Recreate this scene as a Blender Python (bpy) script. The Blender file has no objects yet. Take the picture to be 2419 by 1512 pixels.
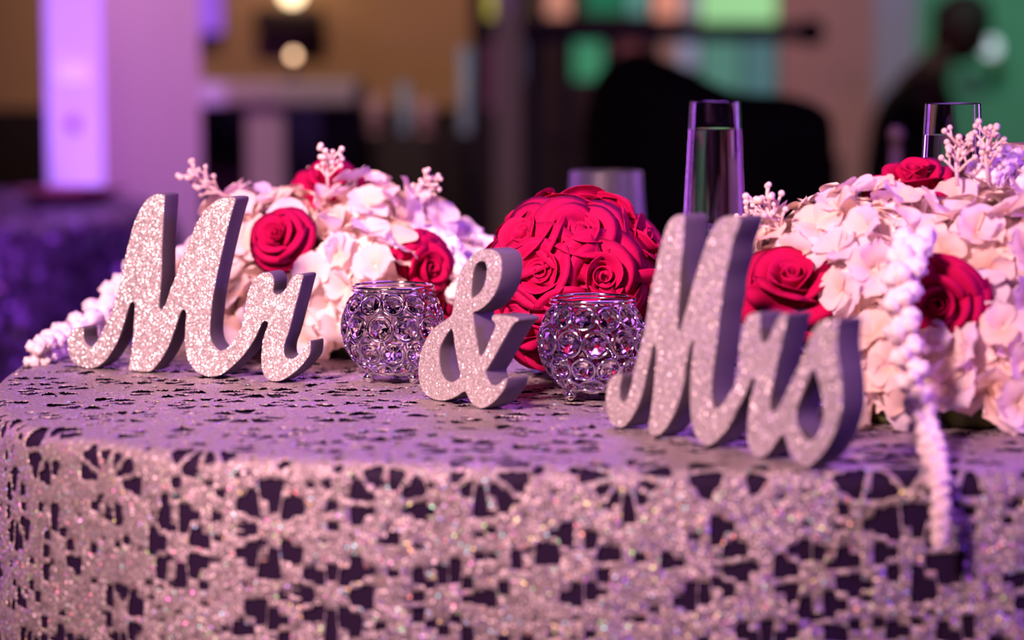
import bpy, bmesh, math, random
import numpy as np
from mathutils import Vector, Matrix, Quaternion, noise

random.seed(7)
np.random.seed(7)
SC = bpy.context.scene
COL = SC.collection
R = math.radians

# ------------------------------------------------------------------ camera
TOP = 0.760                 # table top height
CAMZ = TOP + 0.265
PITCH = R(6.255)
FPX = 2419 * 85.0 / 36.0
cam_d = bpy.data.cameras.new('camera')
cam_d.lens = 85.0
cam_d.sensor_width = 36.0
cam_d.clip_start = 0.05
cam_d.dof.use_dof = True
cam_d.dof.focus_distance = 1.90
cam_d.dof.aperture_fstop = 3.0
cam_d.dof.aperture_blades = 0
cam = bpy.data.objects.new('camera', cam_d)
COL.objects.link(cam)
cam.location = (0, 0, CAMZ)
cam.rotation_euler = (R(90) - PITCH, 0, 0)
SC.camera = cam

# ------------------------------------------------------------------ colour management
SC.view_settings.view_transform = 'Standard'
SC.view_settings.look = 'None'
SC.view_settings.exposure = 0.0
SC.view_settings.gamma = 1.0
SC.view_settings.use_curve_mapping = False

# ------------------------------------------------------------------ world
w = bpy.data.worlds.new('world')
SC.world = w
w.use_nodes = True
w.node_tree.nodes['Background'].inputs[0].default_value = (0.26, 0.09, 0.42, 1)
w.node_tree.nodes['Background'].inputs[1].default_value = 0.024

# ------------------------------------------------------------------ large lights of the hall
def area(name, loc, aim, size, color, power, size_y=None, spread=None):
    d = bpy.data.lights.new(name, 'AREA')
    d.energy = power
    d.color = color
    d.size = size
    if size_y:
        d.shape = 'RECTANGLE'
        d.size_y = size_y
    if spread:
        d.spread = R(spread)
    o = bpy.data.objects.new(name, d)
    COL.objects.link(o)
    o.location = loc
    o.rotation_euler = (Vector(aim) - Vector(loc)).to_track_quat('-Z', 'Y').to_euler()
    return o

def spot(name, loc, aim, color, power, angle=40, blend=0.6, rad=0.05):
    d = bpy.data.lights.new(name, 'SPOT')
    d.energy = power
    d.color = color
    d.spot_size = R(angle)
    d.spot_blend = blend
    d.shadow_soft_size = rad
    o = bpy.data.objects.new(name, d)
    COL.objects.link(o)
    o.location = loc
    o.rotation_euler = (Vector(aim) - Vector(loc)).to_track_quat('-Z', 'Y').to_euler()
    return o

# warm video light from the front left, as the shadows behind the letters show
area('key_lamp', (-0.88, 0.12, 1.98), (-0.06, 2.0, 1.02), 0.28, (1.0, 0.55, 0.58), 12.5, spread=48)
# purple wash from the ceiling rig above and behind the table
area('purple_rig', (0.35, 3.4, 2.75), (0.05, 1.75, 0.76), 0.9, (0.46, 0.14, 1.0), 34)
area('violet_wash_front', (2.0, 0.9, 1.7), (0.1, 1.8, 0.85), 0.4, (0.42, 0.11, 1.0), 34)  # unseen violet light at front right, added to tint the letters' right sides
# two unseen upright violet area lights, added to streak the glass edges
area('violet_streak_right', (1.75, 3.0, 1.15), (0.2, 2.0, 0.95), 0.14, (0.50, 0.13, 1.0), 11, size_y=1.5)
area('violet_streak_left', (-1.55, 3.1, 1.20), (0.0, 2.0, 0.95), 0.14, (0.62, 0.12, 1.0), 9, size_y=1.5)
# hall lights on the far wall
spot('wall_wash_warm', (-0.75, 6.6, 2.6), (-0.55, 9.0, 1.25), (1.0, 0.60, 0.42), 105, 70)
spot('wall_wash_pink', (1.15, 6.8, 2.6), (1.15, 9.0, 1.0), (1.0, 0.42, 0.52), 50, 50)
spot('wall_wash_green', (2.3, 6.9, 2.6), (1.95, 9.0, 1.0), (0.40, 1.0, 0.66), 62, 55)
spot('pillar_uplight', (-2.5, 4.2, 0.5), (-1.0, 5.35, 1.05), (0.42, 0.21, 1.0), 420, 34)
spot('pillar_fill', (-0.30, 3.4, 2.5), (-0.86, 5.5, 1.05), (0.80, 0.10, 0.88), 150, 20, 0.9)
spot('bar_fill', (-0.55, 4.9, 2.8), (-0.50, 6.2, 0.9), (1.0, 0.74, 0.66), 115, 52)  # unseen warm spot added to brighten the counter and cups
spot('guest_table_fill', (-1.15, 3.3, 2.9), (-1.15, 4.1, 0.76), (0.72, 0.18, 0.85), 150, 40)  # unseen violet spot added to brighten the round table top

# ------------------------------------------------------------------ picture ray helpers
def ray(px, py):
    x = (px - 1209.5) / FPX
    v = -(py - 756.0) / FPX
    c, s = math.cos(PITCH), math.sin(PITCH)
    return Vector((x, c + v * s, -s + v * c))
CAM = Vector((0, 0, CAMZ))
def at_y(px, py, Y):
    d = ray(px, py)
    return CAM + d * (Y / d.y)
def at_z(px, py, Z=TOP):
    d = ray(px, py)
    return CAM + d * ((Z - CAMZ) / d.z)
def at_plane(px, py, p0, n):
    d = ray(px, py)
    return CAM + d * ((p0 - CAM).dot(n) / d.dot(n))

# ------------------------------------------------------------------ materials
def mat_new(name):
    m = bpy.data.materials.new(name)
    m.use_nodes = True
    nt = m.node_tree
    return m, nt, nt.nodes['Principled BSDF']

def plain(name, col, rough=0.6, metal=0.0, var=0.12, scale=30.0, bump=0.0, sheen=0.0, spec=0.5):
    m, nt, b = mat_new(name)
    tc = nt.nodes.new('ShaderNodeTexCoord')
    ns = nt.nodes.new('ShaderNodeTexNoise')
    ns.inputs['Scale'].default_value = scale
    ns.inputs['Detail'].default_value = 4
    nt.links.new(tc.outputs['Object'], ns.inputs['Vector'])
    mx = nt.nodes.new('ShaderNodeMix')
    mx.data_type = 'RGBA'
    mx.inputs[6].default_value = (*[c * (1 - var) for c in col], 1)
    mx.inputs[7].default_value = (*[min(1, c * (1 + var)) for c in col], 1)
    nt.links.new(ns.outputs['Fac'], mx.inputs[0])
    nt.links.new(mx.outputs[2], b.inputs['Base Color'])
    b.inputs['Roughness'].default_value = rough
    b.inputs['Metallic'].default_value = metal
    b.inputs['Specular IOR Level'].default_value = spec
    if sheen:
        b.inputs['Sheen Weight'].default_value = sheen
    if bump:
        bp = nt.nodes.new('ShaderNodeBump')
        bp.inputs['Strength'].default_value = bump
        bp.inputs['Distance'].default_value = 0.002
        nt.links.new(ns.outputs['Fac'], bp.inputs['Height'])
        nt.links.new(bp.outputs['Normal'], b.inputs['Normal'])
    return m

def glitter(name, col, scale, tilt, rough=0.32, metal=0.85, rainbow=0.0, dark=0.35):
    """flakes: each Voronoi cell is a little facet with a tilt and a tone of its own"""
    m, nt, b = mat_new(name)
    N, L = nt.nodes.new, nt.links.new
    tc = N('ShaderNodeTexCoord')
    vo = N('ShaderNodeTexVoronoi')
    vo.inputs['Scale'].default_value = scale
    L(tc.outputs['Object'], vo.inputs['Vector'])
    sub = N('ShaderNodeVectorMath'); sub.operation = 'SUBTRACT'
    sub.inputs[1].default_value = (0.5, 0.5, 0.5)
    L(vo.outputs['Color'], sub.inputs[0])
    sc = N('ShaderNodeVectorMath'); sc.operation = 'SCALE'
    sc.inputs['Scale'].default_value = tilt
    L(sub.outputs[0], sc.inputs[0])
    ge = N('ShaderNodeNewGeometry')
    ad = N('ShaderNodeVectorMath'); ad.operation = 'ADD'
    L(ge.outputs['Normal'], ad.inputs[0]); L(sc.outputs[0], ad.inputs[1])
    nm = N('ShaderNodeVectorMath'); nm.operation = 'NORMALIZE'
    L(ad.outputs[0], nm.inputs[0])
    L(nm.outputs[0], b.inputs['Normal'])
    sp = N('ShaderNodeSeparateColor')
    L(vo.outputs['Color'], sp.inputs[0])
    mx = N('ShaderNodeMix'); mx.data_type = 'RGBA'
    mx.inputs[6].default_value = (*[c * dark for c in col], 1)
    mx.inputs[7].default_value = (*col, 1)
    L(sp.outputs[1], mx.inputs[0])
    out = mx.outputs[2]
    if rainbow:
        gt = N('ShaderNodeMath'); gt.operation = 'GREATER_THAN'
        gt.inputs[1].default_value = 1 - rainbow
        L(sp.outputs[2], gt.inputs[0])
        hs = N('ShaderNodeCombineColor'); hs.mode = 'HSV'
        L(sp.outputs[0], hs.inputs[0])
        hs.inputs[1].default_value = 0.75
        hs.inputs[2].default_value = 1.0
        m2 = N('ShaderNodeMix'); m2.data_type = 'RGBA'
        L(gt.outputs[0], m2.inputs[0]); L(out, m2.inputs[6]); L(hs.outputs[0], m2.inputs[7])
        out = m2.outputs[2]
    L(out, b.inputs['Base Color'])
    b.inputs['Roughness'].default_value = rough
    b.inputs['Metallic'].default_value = metal
    return m

def petal_mat(name, tip, base, trans=0.35, length=0.022, tint=None):
    """thin petal: base-to-tip colour along its own length, part of the light passes through"""
    m, nt, b = mat_new(name)
    N, L = nt.nodes.new, nt.links.new
    tc = N('ShaderNodeTexCoord')
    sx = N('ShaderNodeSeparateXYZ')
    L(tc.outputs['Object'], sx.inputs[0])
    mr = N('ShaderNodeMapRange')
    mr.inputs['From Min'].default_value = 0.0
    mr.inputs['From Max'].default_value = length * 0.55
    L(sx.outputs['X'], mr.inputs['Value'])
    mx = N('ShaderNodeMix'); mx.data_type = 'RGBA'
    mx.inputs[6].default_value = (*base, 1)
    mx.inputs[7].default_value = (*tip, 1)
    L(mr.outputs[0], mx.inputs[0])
    oi = N('ShaderNodeObjectInfo')
    m2 = N('ShaderNodeMix'); m2.data_type = 'RGBA'; m2.blend_type = 'MULTIPLY'
    ramp = N('ShaderNodeValToRGB')
    ramp.color_ramp.elements[0].color = (1.0, 0.86, 0.72, 1)
    ramp.color_ramp.elements[1].color = (0.90, 0.86, 1.0, 1)
    e = ramp.color_ramp.elements.new(0.5); e.color = (1, 0.96, 0.95, 1)
    L(oi.outputs['Random'], ramp.inputs[0])
    m2.inputs[0].default_value = 1.0
    L(mx.outputs[2], m2.inputs[6]); L(ramp.outputs[0], m2.inputs[7])
    tr = N('ShaderNodeBsdfTranslucent')
    L(m2.outputs[2], tr.inputs[0])
    L(m2.outputs[2], b.inputs['Base Color'])
    b.inputs['Roughness'].default_value = 0.65
    b.inputs['Specular IOR Level'].default_value = 0.25
    ms = N('ShaderNodeMixShader')
    ms.inputs[0].default_value = trans
    L(b.outputs[0], ms.inputs[1]); L(tr.outputs[0], ms.inputs[2])
    L(ms.outputs[0], nt.nodes['Material Output'].inputs['Surface'])
    return m

def glass_mat(name, col=(1, 1, 1), ior=1.5, rough=0.0):
    m, nt, b = mat_new(name)
    b.inputs['Base Color'].default_value = (*col, 1)
    b.inputs['Transmission Weight'].default_value = 1.0
    b.inputs['IOR'].default_value = ior
    b.inputs['Roughness'].default_value = rough
    return m

def emit_mat(name, col, strength, var=0.0):
    m, nt, b = mat_new(name)
    b.inputs['Base Color'].default_value = (*[c * 0.3 for c in col], 1)
    b.inputs['Emission Color'].default_value = (*col, 1)
    b.inputs['Emission Strength'].default_value = strength
    return m

M = {}
M['glitter_silver'] = glitter('silver_glitter', (0.95, 0.88, 0.88), 900, 1.05, 0.42, 0.55, dark=0.45)
M['paint_grey'] = plain('grey_painted_wood', (0.105, 0.08, 0.12), 0.62, var=0.05, scale=60, spec=0.3)
M['lace'] = glitter('sequin_lace', (0.51, 0.42, 0.46), 820, 0.85, 0.44, 0.40, rainbow=0.022, dark=0.45)
M['satin'] = plain('dark_purple_satin', (0.018, 0.008, 0.032), 0.6, var=0.15, scale=12, spec=0.08)
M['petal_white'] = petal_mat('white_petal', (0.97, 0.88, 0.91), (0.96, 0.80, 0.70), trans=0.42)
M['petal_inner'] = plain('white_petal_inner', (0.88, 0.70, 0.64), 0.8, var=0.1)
M['blossom'] = plain('white_foam_blossom', (0.90, 0.76, 0.77), 0.8, var=0.06, scale=300)
M['sprig'] = plain('pale_pink_sprig', (0.80, 0.60, 0.58), 0.7, var=0.1)
M['leafgreen'] = plain('olive_leaf', (0.10, 0.13, 0.03), 0.6)
M['rose'] = plain('crimson_foam', (0.42, 0.001, 0.068), 0.75, var=0.08, scale=200, spec=0.12)
M['rose_soft'] = plain('crimson_fabric', (0.42, 0.001, 0.068), 0.8, var=0.08, scale=200, spec=0.10)
M['chrome'] = plain('chrome', (0.80, 0.78, 0.82), 0.10, 1.0, var=0.02)
M['crystal'] = glass_mat('crystal', (1, 0.97, 1), 1.55)
M['glass'] = glass_mat('clear_glass', (1, 1, 1), 1.48)
M['frosted'] = glass_mat('frosted_glass', (0.95, 0.9, 1.0), 1.45, 0.35)
M['champagne'] = glass_mat('champagne', (1.0, 0.94, 0.80), 1.34)

# ------------------------------------------------------------------ object helpers
def link(o, parent=None):
    COL.objects.link(o)
    if parent:
        o.parent = parent
    return o
def mesh_obj(name, me, mat=None, parent=None, smooth=False):
    if mat and not me.materials:
        me.materials.append(mat)
    if smooth:
        me.shade_smooth()
    o = bpy.data.objects.new(name, me)
    return link(o, parent)
def bm_obj(name, bm, mat, parent=None, smooth=False):
    me = bpy.data.meshes.new(name)
    bmesh.ops.recalc_face_normals(bm, faces=bm.faces)
    bm.to_mesh(me); bm.free()
    return mesh_obj(name, me, mat, parent, smooth)
def thing(name, loc, label, cat, group=None, rz=0.0):
    o = bpy.data.objects.new(name, None)
    o.empty_display_size = 0.02
    link(o)
    o.location = loc
    o.rotation_euler = (0, 0, rz)
    return tag(o, label, cat, group)
def tag(o, label, cat, group=None):
    o['label'] = label
    o['category'] = cat
    if group:
        o['group'] = group
    return o
def structure(o):
    o['kind'] = 'structure'
    return o
def add_box(bm, lo, hi, bev=0.0):
    c = [(a + b) / 2 for a, b in zip(lo, hi)]
    s = [b - a for a, b in zip(lo, hi)]
    r = bmesh.ops.create_cube(bm, size=1.0, matrix=Matrix.Translation(c) @ Matrix.Diagonal((*s, 1)))
    if bev:
        ed = list({e for v in r['verts'] for e in v.link_edges})
        bmesh.ops.bevel(bm, geom=ed, offset=bev, segments=2, affect='EDGES', profile=0.6)
def add_lathe(bm, prof, seg=32, center=(0, 0, 0), closed=False):
    rings = []
    for r, z in prof:
        if r < 1e-6:
            rings.append([bm.verts.new((center[0], center[1], center[2] + z))])
        else:
            rings.append([bm.verts.new((center[0] + r * math.cos(2 * math.pi * i / seg),
                                        center[1] + r * math.sin(2 * math.pi * i / seg), center[2] + z)) for i in range(seg)])
    pairs = list(zip(rings[:-1], rings[1:]))
    if closed:
        pairs.append((rings[-1], rings[0]))
    for a, b in pairs:
        for i in range(seg):
            j = (i + 1) % seg
            if len(a) == 1 and len(b) == 1:
                continue
            if len(a) == 1:
                bm.faces.new((a[0], b[j], b[i]))
            elif len(b) == 1:
                bm.faces.new((a[i], a[j], b[0]))
            else:
                bm.faces.new((a[i], a[j], b[j], b[i]))
def dense(prof, step=0.0022, edge=0.00025):
    """extra rings along a profile, with close rings at each corner, so smooth shading stays true"""
    out = []
    for (r0, z0), (r1, z1) in zip(prof[:-1], prof[1:]):
        l = math.hypot(r1 - r0, z1 - z0)
        ts = [0.0]
        if l > edge * 3:
            n = max(1, int(l / step))
            ts = [0.0, edge / l] + [k / n for k in range(1, n)] + [1 - edge / l]
        out += [(r0 + (r1 - r0) * t, z0 + (z1 - z0) * t) for t in sorted(ts)]
    return out + [prof[-1]]
def add_tube(bm, pts, rad, seg=6, caps=True):
    pts = [Vector(p) for p in pts]
    n = len(pts)
    rads = rad if isinstance(rad, (list, tuple)) else [rad] * n
    prev = None
    rings = []
    for i, p in enumerate(pts):
        t = (pts[min(i + 1, n - 1)] - pts[max(i - 1, 0)]).normalized()
        a = prev if prev else (Vector((0, 0, 1)) if abs(t.z) < 0.9 else Vector((1, 0, 0)))
        x = (a - t * a.dot(t)).normalized()
        y = t.cross(x)
        prev = x
        rings.append([bm.verts.new(p + (x * math.cos(2 * math.pi * k / seg) + y * math.sin(2 * math.pi * k / seg)) * rads[i]) for k in range(seg)])
    for a, b in zip(rings[:-1], rings[1:]):
        for k in range(seg):
            bm.faces.new((a[k], a[(k + 1) % seg], b[(k + 1) % seg], b[k]))
    if caps:
        bm.faces.new(rings[0][::-1]); bm.faces.new(rings[-1])
def catmull(pts, sub=5, closed=False):
    n = len(pts)
    out = []
    rng = range(n) if closed else range(n - 1)
    for i in rng:
        if closed:
            p0, p1, p2, p3 = (Vector(pts[(i + k) % n]) for k in (-1, 0, 1, 2))
        else:
            p0, p1, p2, p3 = (Vector(pts[max(0, min(n - 1, i + k))]) for k in (-1, 0, 1, 2))
        for j in range(sub):
            t = j / sub
            out.append(0.5 * ((2 * p1) + (p2 - p0) * t + (2 * p0 - 5 * p1 + 4 * p2 - p3) * t * t + (3 * p1 - p0 - 3 * p2 + p3) * t ** 3))
    if not closed:
        out.append(Vector(pts[-1]))
    return out
def aim_z(d, roll=0.0):
    """rotation that turns local +Z to direction d, with a roll about it"""
    q = Vector((0, 0, 1)).rotation_difference(Vector(d).normalized())
    return (q @ Quaternion((0, 0, 1), roll)).to_euler()

# ================================================================== the hall
WALL_Y = 9.0
def panel_box(name, x0, x1, y0, y1, Y, thick, mat, parent=None):
    a, b = at_y(x0, y1, Y), at_y(x1, y0, Y)
    bm = bmesh.new()
    add_box(bm, (a.x, Y, a.z), (b.x, Y + thick, b.z))
    return bm_obj(name, bm, mat, parent)

M['floor'] = plain('dark_carpet', (0.035, 0.02, 0.028), 0.9, var=0.3, scale=8)
M['wall_tan'] = plain('tan_plaster', (0.62, 0.40, 0.22), 0.8, var=0.18, scale=1.3)
M['wall_dark'] = plain('dark_brown_panel', (0.020, 0.009, 0.012), 0.6, var=0.2, scale=2)
M['wall_mauve'] = plain('mauve_plaster', (0.62, 0.28, 0.33), 0.8, var=0.2, scale=1.6)
M['wall_lilac'] = plain('lilac_plaster', (0.52, 0.44, 0.74), 0.8, var=0.1, scale=2)
M['wall_green_lit'] = plain('green_lit_plaster', (0.13, 0.52, 0.32), 0.8, var=0.25, scale=1.7)  # green light on this wall is put into the plaster colour
M['ceiling'] = plain('dark_ceiling', (0.03, 0.02, 0.03), 0.9)

bm = bmesh.new(); add_box(bm, (-4.5, -1.5, -0.05), (4.5, 9.3, 0.0)); structure(bm_obj('floor', bm, M['floor']))
bm = bmesh.new(); add_box(bm, (-4.5, -1.5, 3.2), (4.5, 9.3, 3.25)); structure(bm_obj('ceiling', bm, M['ceiling']))
xa, xb = at_y(1112, 130, WALL_Y).x, at_y(1842, 130, WALL_Y).x
xc, xd = at_y(2062, 130, WALL_Y).x, at_y(2165, 130, WALL_Y).x
bm = bmesh.new(); add_box(bm, (-4.5, WALL_Y, 0), (xa, WALL_Y + 0.2, 3.2))
structure(bm_obj('wall_back', bm, M['wall_tan']))
bm = bmesh.new(); add_box(bm, (xa, WALL_Y + 0.08, 0), (xb, WALL_Y + 0.28, 3.2))
structure(bm_obj('wall_recess', bm, M['wall_dark']))
bm = bmesh.new(); add_box(bm, (xb, WALL_Y - 0.05, 0), (xc, WALL_Y + 0.2, 3.2))
structure(bm_obj('wall_pilaster', bm, M['wall_mauve']))
bm = bmesh.new(); add_box(bm, (xc, WALL_Y, 0), (xd, WALL_Y + 0.2, 3.2))
structure(bm_obj('wall_return', bm, M['wall_lilac']))
bm = bmesh.new(); add_box(bm, (xd, WALL_Y, 0), (4.5, WALL_Y + 0.2, 3.2))
structure(bm_obj('wall_right', bm, M['wall_green_lit']))
# dark wainscot below the tan wall and a dark wall section at its far left end
za = at_y(700, 255, WALL_Y).z
bm = bmesh.new(); add_box(bm, (-4.5, WALL_Y - 0.03, 0), (xa, WALL_Y, za)); structure(bm_obj('trim_1', bm, M['wall_dark']))

# emissive panels standing in for the coloured glow on the recess wall
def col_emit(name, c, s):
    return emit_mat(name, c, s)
M['frame_dark'] = plain('dark_brown_frame', (0.030, 0.014, 0.018), 0.5)
bm = bmesh.new()
WY = WALL_Y + 0.06
a, b = at_y(1112, 330, WY), at_y(1842, -120, WY)
add_box(bm, (a.x, WY, a.z), (b.x, WY + 0.02, b.z))
backing = structure(bm_obj('panel_backing', bm, M['frame_dark']))
GLOW_PANELS = [  # x0 x1 y0 y1 colour strength
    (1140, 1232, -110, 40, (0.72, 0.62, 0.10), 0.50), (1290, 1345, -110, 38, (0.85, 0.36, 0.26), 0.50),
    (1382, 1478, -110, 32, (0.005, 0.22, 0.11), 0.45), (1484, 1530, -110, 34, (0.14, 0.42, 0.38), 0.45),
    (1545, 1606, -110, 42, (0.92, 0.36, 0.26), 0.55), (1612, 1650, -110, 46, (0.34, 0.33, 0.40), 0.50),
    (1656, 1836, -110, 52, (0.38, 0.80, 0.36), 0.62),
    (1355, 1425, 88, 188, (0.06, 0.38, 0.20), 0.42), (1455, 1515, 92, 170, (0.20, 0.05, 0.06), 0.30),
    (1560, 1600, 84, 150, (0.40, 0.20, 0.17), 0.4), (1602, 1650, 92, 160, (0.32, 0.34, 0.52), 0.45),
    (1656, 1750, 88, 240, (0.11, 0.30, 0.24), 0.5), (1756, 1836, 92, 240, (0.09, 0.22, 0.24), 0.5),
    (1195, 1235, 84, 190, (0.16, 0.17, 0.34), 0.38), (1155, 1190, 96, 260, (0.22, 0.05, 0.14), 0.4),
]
for i, (x0, x1, y0, y1, c, s) in enumerate(GLOW_PANELS):
    panel_box('glow_panel', x0, x1, y0, y1, WY - 0.012, 0.014, col_emit('panel_glow_%d' % i, c, s * 1.25), backing)

# slim mauve column and dark posts before the glow panels
M['mauve_col'] = plain('mauve_column_paint', (0.16, 0.10, 0.13), 0.6)
def column_box(name, x0, x1, Y, mat, label, cat, top=3.2):
    a, b = at_y(x0, 130, Y), at_y(x1, 130, Y)
    t = thing(name, ((a.x + b.x) / 2, Y, 0), label, cat)
    h = (b.x - a.x) / 2
    bm = bmesh.new(); add_box(bm, (-h, -h, 0.08), (h, h, top - 0.06), 0.006); bm_obj('shaft', bm, mat, t)
    bm = bmesh.new(); add_box(bm, (-h * 1.4, -h * 1.4, 0), (h * 1.4, h * 1.4, 0.08), 0.006); bm_obj('plinth', bm, mat, t)
    bm = bmesh.new(); add_box(bm, (-h * 1.4, -h * 1.4, top - 0.06), (h * 1.4, h * 1.4, top), 0.006); bm_obj('capital', bm, mat, t)
    return t
column_box('slim_column', 1168, 1232, 6.9, M['mauve_col'], 'slim mauve square column beside the dark handrail post', 'column')

# dark handrail
M['rail'] = plain('dark_wood', (0.020, 0.009, 0.012), 0.45)
RY = 7.6
t = thing('handrail', (at_y(1130, 130, RY).x, RY, 0), 'dark wooden handrail with a knob end crossing before the coloured glow panels', 'handrail')
x0 = t.location.x
za, zb = at_y(1300, 98, RY).z, at_y(1300, 54, RY).z
xe = at_y(1915, 80, RY).x - x0
bm = bmesh.new(); add_box(bm, (0, -0.03, za), (xe, 0.03, zb), 0.012); bm_obj('top_rail', bm, M['rail'], t)
bm = bmesh.new(); bmesh.ops.create_uvsphere(bm, u_segments=16, v_segments=10, radius=0.045, matrix=Matrix.Translation((xe, 0, (za + zb) / 2))); bm_obj('knob', bm, M['rail'], t, True)
for px, wpx in ((1130, 36), (1262, 40), (1340, 26), (1445, 26)):
    h = wpx / 2 * RY / FPX
    xx = at_y(px, 130, RY).x - x0
    bm = bmesh.new(); add_box(bm, (xx - h, -0.025, 0), (xx + h, 0.025, zb + (0.9 if px == 1130 else -0.01)), 0.008)
    bm_obj('post', bm, M['rail'], t)

# square pillar on the left, lit purple
PY = 5.5
M['pillar'] = plain('pale_pillar_paint', (0.70, 0.56, 0.66), 0.7, var=0.06, scale=4)
corner = at_y(237, 130, PY)
lx, rx = at_y(66, 130, PY).x, at_y(452, 130, PY).x
wl, wr = corner.x - lx, rx - corner.x
S = math.hypot(wl, wr); phi = math.atan2(wl, wr)
t = thing('square_pillar', (corner.x, PY, 0), 'pale square pillar with one face glowing lavender behind the round table', 'pillar', rz=phi)
bm = bmesh.new(); add_box(bm, (0, 0, 0.12), (S, S, 3.1), 0.004); bm_obj('shaft', bm, M['pillar'], t)
bm = bmesh.new(); add_box(bm, (-0.02, -0.02, 0), (S + 0.02, S + 0.02, 0.12), 0.006); bm_obj('plinth', bm, M['pillar'], t)
bm = bmesh.new(); add_box(bm, (-0.02, -0.02, 3.1), (S + 0.02, S + 0.02, 3.2), 0.006); bm_obj('capital', bm, M['pillar'], t)
M['plate_white'] = plain('white_plastic', (0.92, 0.88, 0.92), 0.4, var=0.03)
M['knob_magenta'] = plain('magenta_knob', (0.35, 0.03, 0.30), 0.4)
zz = at_y(150, 172, PY).z
bm = bmesh.new(); add_box(bm, (-0.010, S * 0.20, zz - 0.022), (0.0, S * 0.72, zz + 0.022), 0.003); bm_obj('switch_plate', bm, M['plate_white'], t)
zz = at_y(155, 296, PY).z
bm = bmesh.new(); add_lathe(bm, [(0, 0.02), (0.016, 0.018), (0.020, 0.0), (0, 0.0)], 16)
k = bm_obj('knob', bm, M['knob_magenta'], t, True); k.location = (0, S * 0.46, zz); k.rotation_euler = (0, -R(90), 0)

# purple lamp lens on the back wall
a, b = at_y(450, 78, WALL_Y - 0.1), at_y(522, -60, WALL_Y - 0.1)
t = thing('led_wash_lamp', ((a.x + b.x) / 2, WALL_Y - 0.1, a.z), 'small purple stage lamp on the tan wall right of the pillar', 'lamp')
M['black_plastic'] = plain('black_plastic', (0.012, 0.012, 0.014), 0.5)
h = (b.x - a.x) / 2
bm = bmesh.new(); add_box(bm, (-h * 0.9, 0.0, 0.0), (h * 0.9, 0.1, b.z - a.z), 0.01); bm_obj('housing', bm, M['black_plastic'], t)
bm = bmesh.new(); add_box(bm, (-h, -0.015, 0.0), (h, 0.0, b.z - a.z), 0.006); bm_obj('lens', bm, emit_mat('purple_led', (0.40, 0.12, 1.0), 0.75), t)

# wall sconce with warm globe (tan wall) and one with white globe (green-lit wall)
M['brass'] = plain('aged_brass', (0.55, 0.34, 0.08), 0.35, 0.9)
def sconce(px, py, Y, rpx, label, emat, metal, arm_dx=0.0, shade=None):
    p = at_y(px, py, Y)
    t = thing('wall_sconce', (p.x, Y, p.z), label, 'lamp')
    r = rpx * Y / FPX
    bm = bmesh.new(); bmesh.ops.create_uvsphere(bm, u_segments=20, v_segments=12, radius=r); bm_obj('globe', bm, emat, t, True)
    bm = bmesh.new(); add_tube(bm, [(0, 0, -r * 0.9), (arm_dx * 0.5, 0.03, -r * 2.0), (arm_dx, 0.06, -r * 2.4), (arm_dx, WALL_Y - Y - 0.01, -r * 2.4)], 0.011, 8); bm_obj('arm', bm, metal, t, True)
    bm = bmesh.new(); add_lathe(bm, [(0, 0), (0.032, 0), (0.028, 0.018), (0, 0.02)], 18)
    q = bm_obj('rosette', bm, metal, t, True); q.location = (arm_dx, WALL_Y - Y, -r * 2.4); q.rotation_euler = (R(90), 0, 0)
    if shade:
        bm = bmesh.new(); add_box(bm, (-0.140, -0.02, -0.135), (0.110, 0.10, -0.050), 0.02); bm_obj('backplate', bm, shade, t)
    return t
sconce(690, -16, WALL_Y - 0.16, 24, 'warm globe wall sconce with a dark bracket on the tan wall', emit_mat('warm_bulb', (1.0, 0.72, 0.42), 5.0), M['frame_dark'], shade=M['frame_dark'])
sconce(2340, 112, WALL_Y - 0.16, 22, 'white globe wall sconce with brass arm on the green-lit wall', emit_mat('cool_bulb', (0.72, 0.86, 0.95), 1.0), M['brass'], arm_dx=0.052)

# pale bar counter behind the pillar
CY = 6.1
M['counter'] = plain('pale_stone', (0.46, 0.36, 0.36), 0.6, var=0.1, scale=4)
a, b = at_y(400, 250, CY), at_y(838, 192, CY)
t = thing('bar_counter', (a.x, CY, 0), 'pale stone bar counter with thick top and square post by the pillar', 'counter')
L_ = b.x - a.x
bm = bmesh.new(); add_box(bm, (0, 0, a.z), (L_, 0.45, b.z), 0.012); bm_obj('counter_top', bm, M['counter'], t)
pa, pb = at_y(578, 250, CY).x - a.x, at_y(668, 250, CY).x - a.x
bm = bmesh.new(); add_box(bm, (pa, 0.02, 0), (pb, 0.12, a.z), 0.006); bm_obj('post', bm, M['counter'], t)
bm = bmesh.new(); add_box(bm, (0, 0.3, 0), (L_, 0.34, a.z)); bm_obj('back_panel', bm, M['wall_dark'], t)
# globe lamp on the counter
p = at_y(693, 131, CY + 0.2)
t = thing('globe_lamp', (p.x, p.y, b.z), 'small warm globe lamp standing on the pale bar counter', 'lamp')
hz = p.z - b.z
bm = bmesh.new(); bmesh.ops.create_uvsphere(bm, u_segments=16, v_segments=10, radius=0.011, matrix=Matrix.Translation((0, 0, hz))); bm_obj('globe', bm, emit_mat('candle_globe', (1.0, 0.60, 0.34), 5.0), t, True)
bm = bmesh.new(); add_lathe(bm, [(0, 0), (0.03, 0), (0.03, 0.006), (0.006, 0.012), (0.005, hz - 0.01), (0, hz - 0.008)], 16); bm_obj('stand', bm, M['frame_dark'], t, True)

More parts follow.
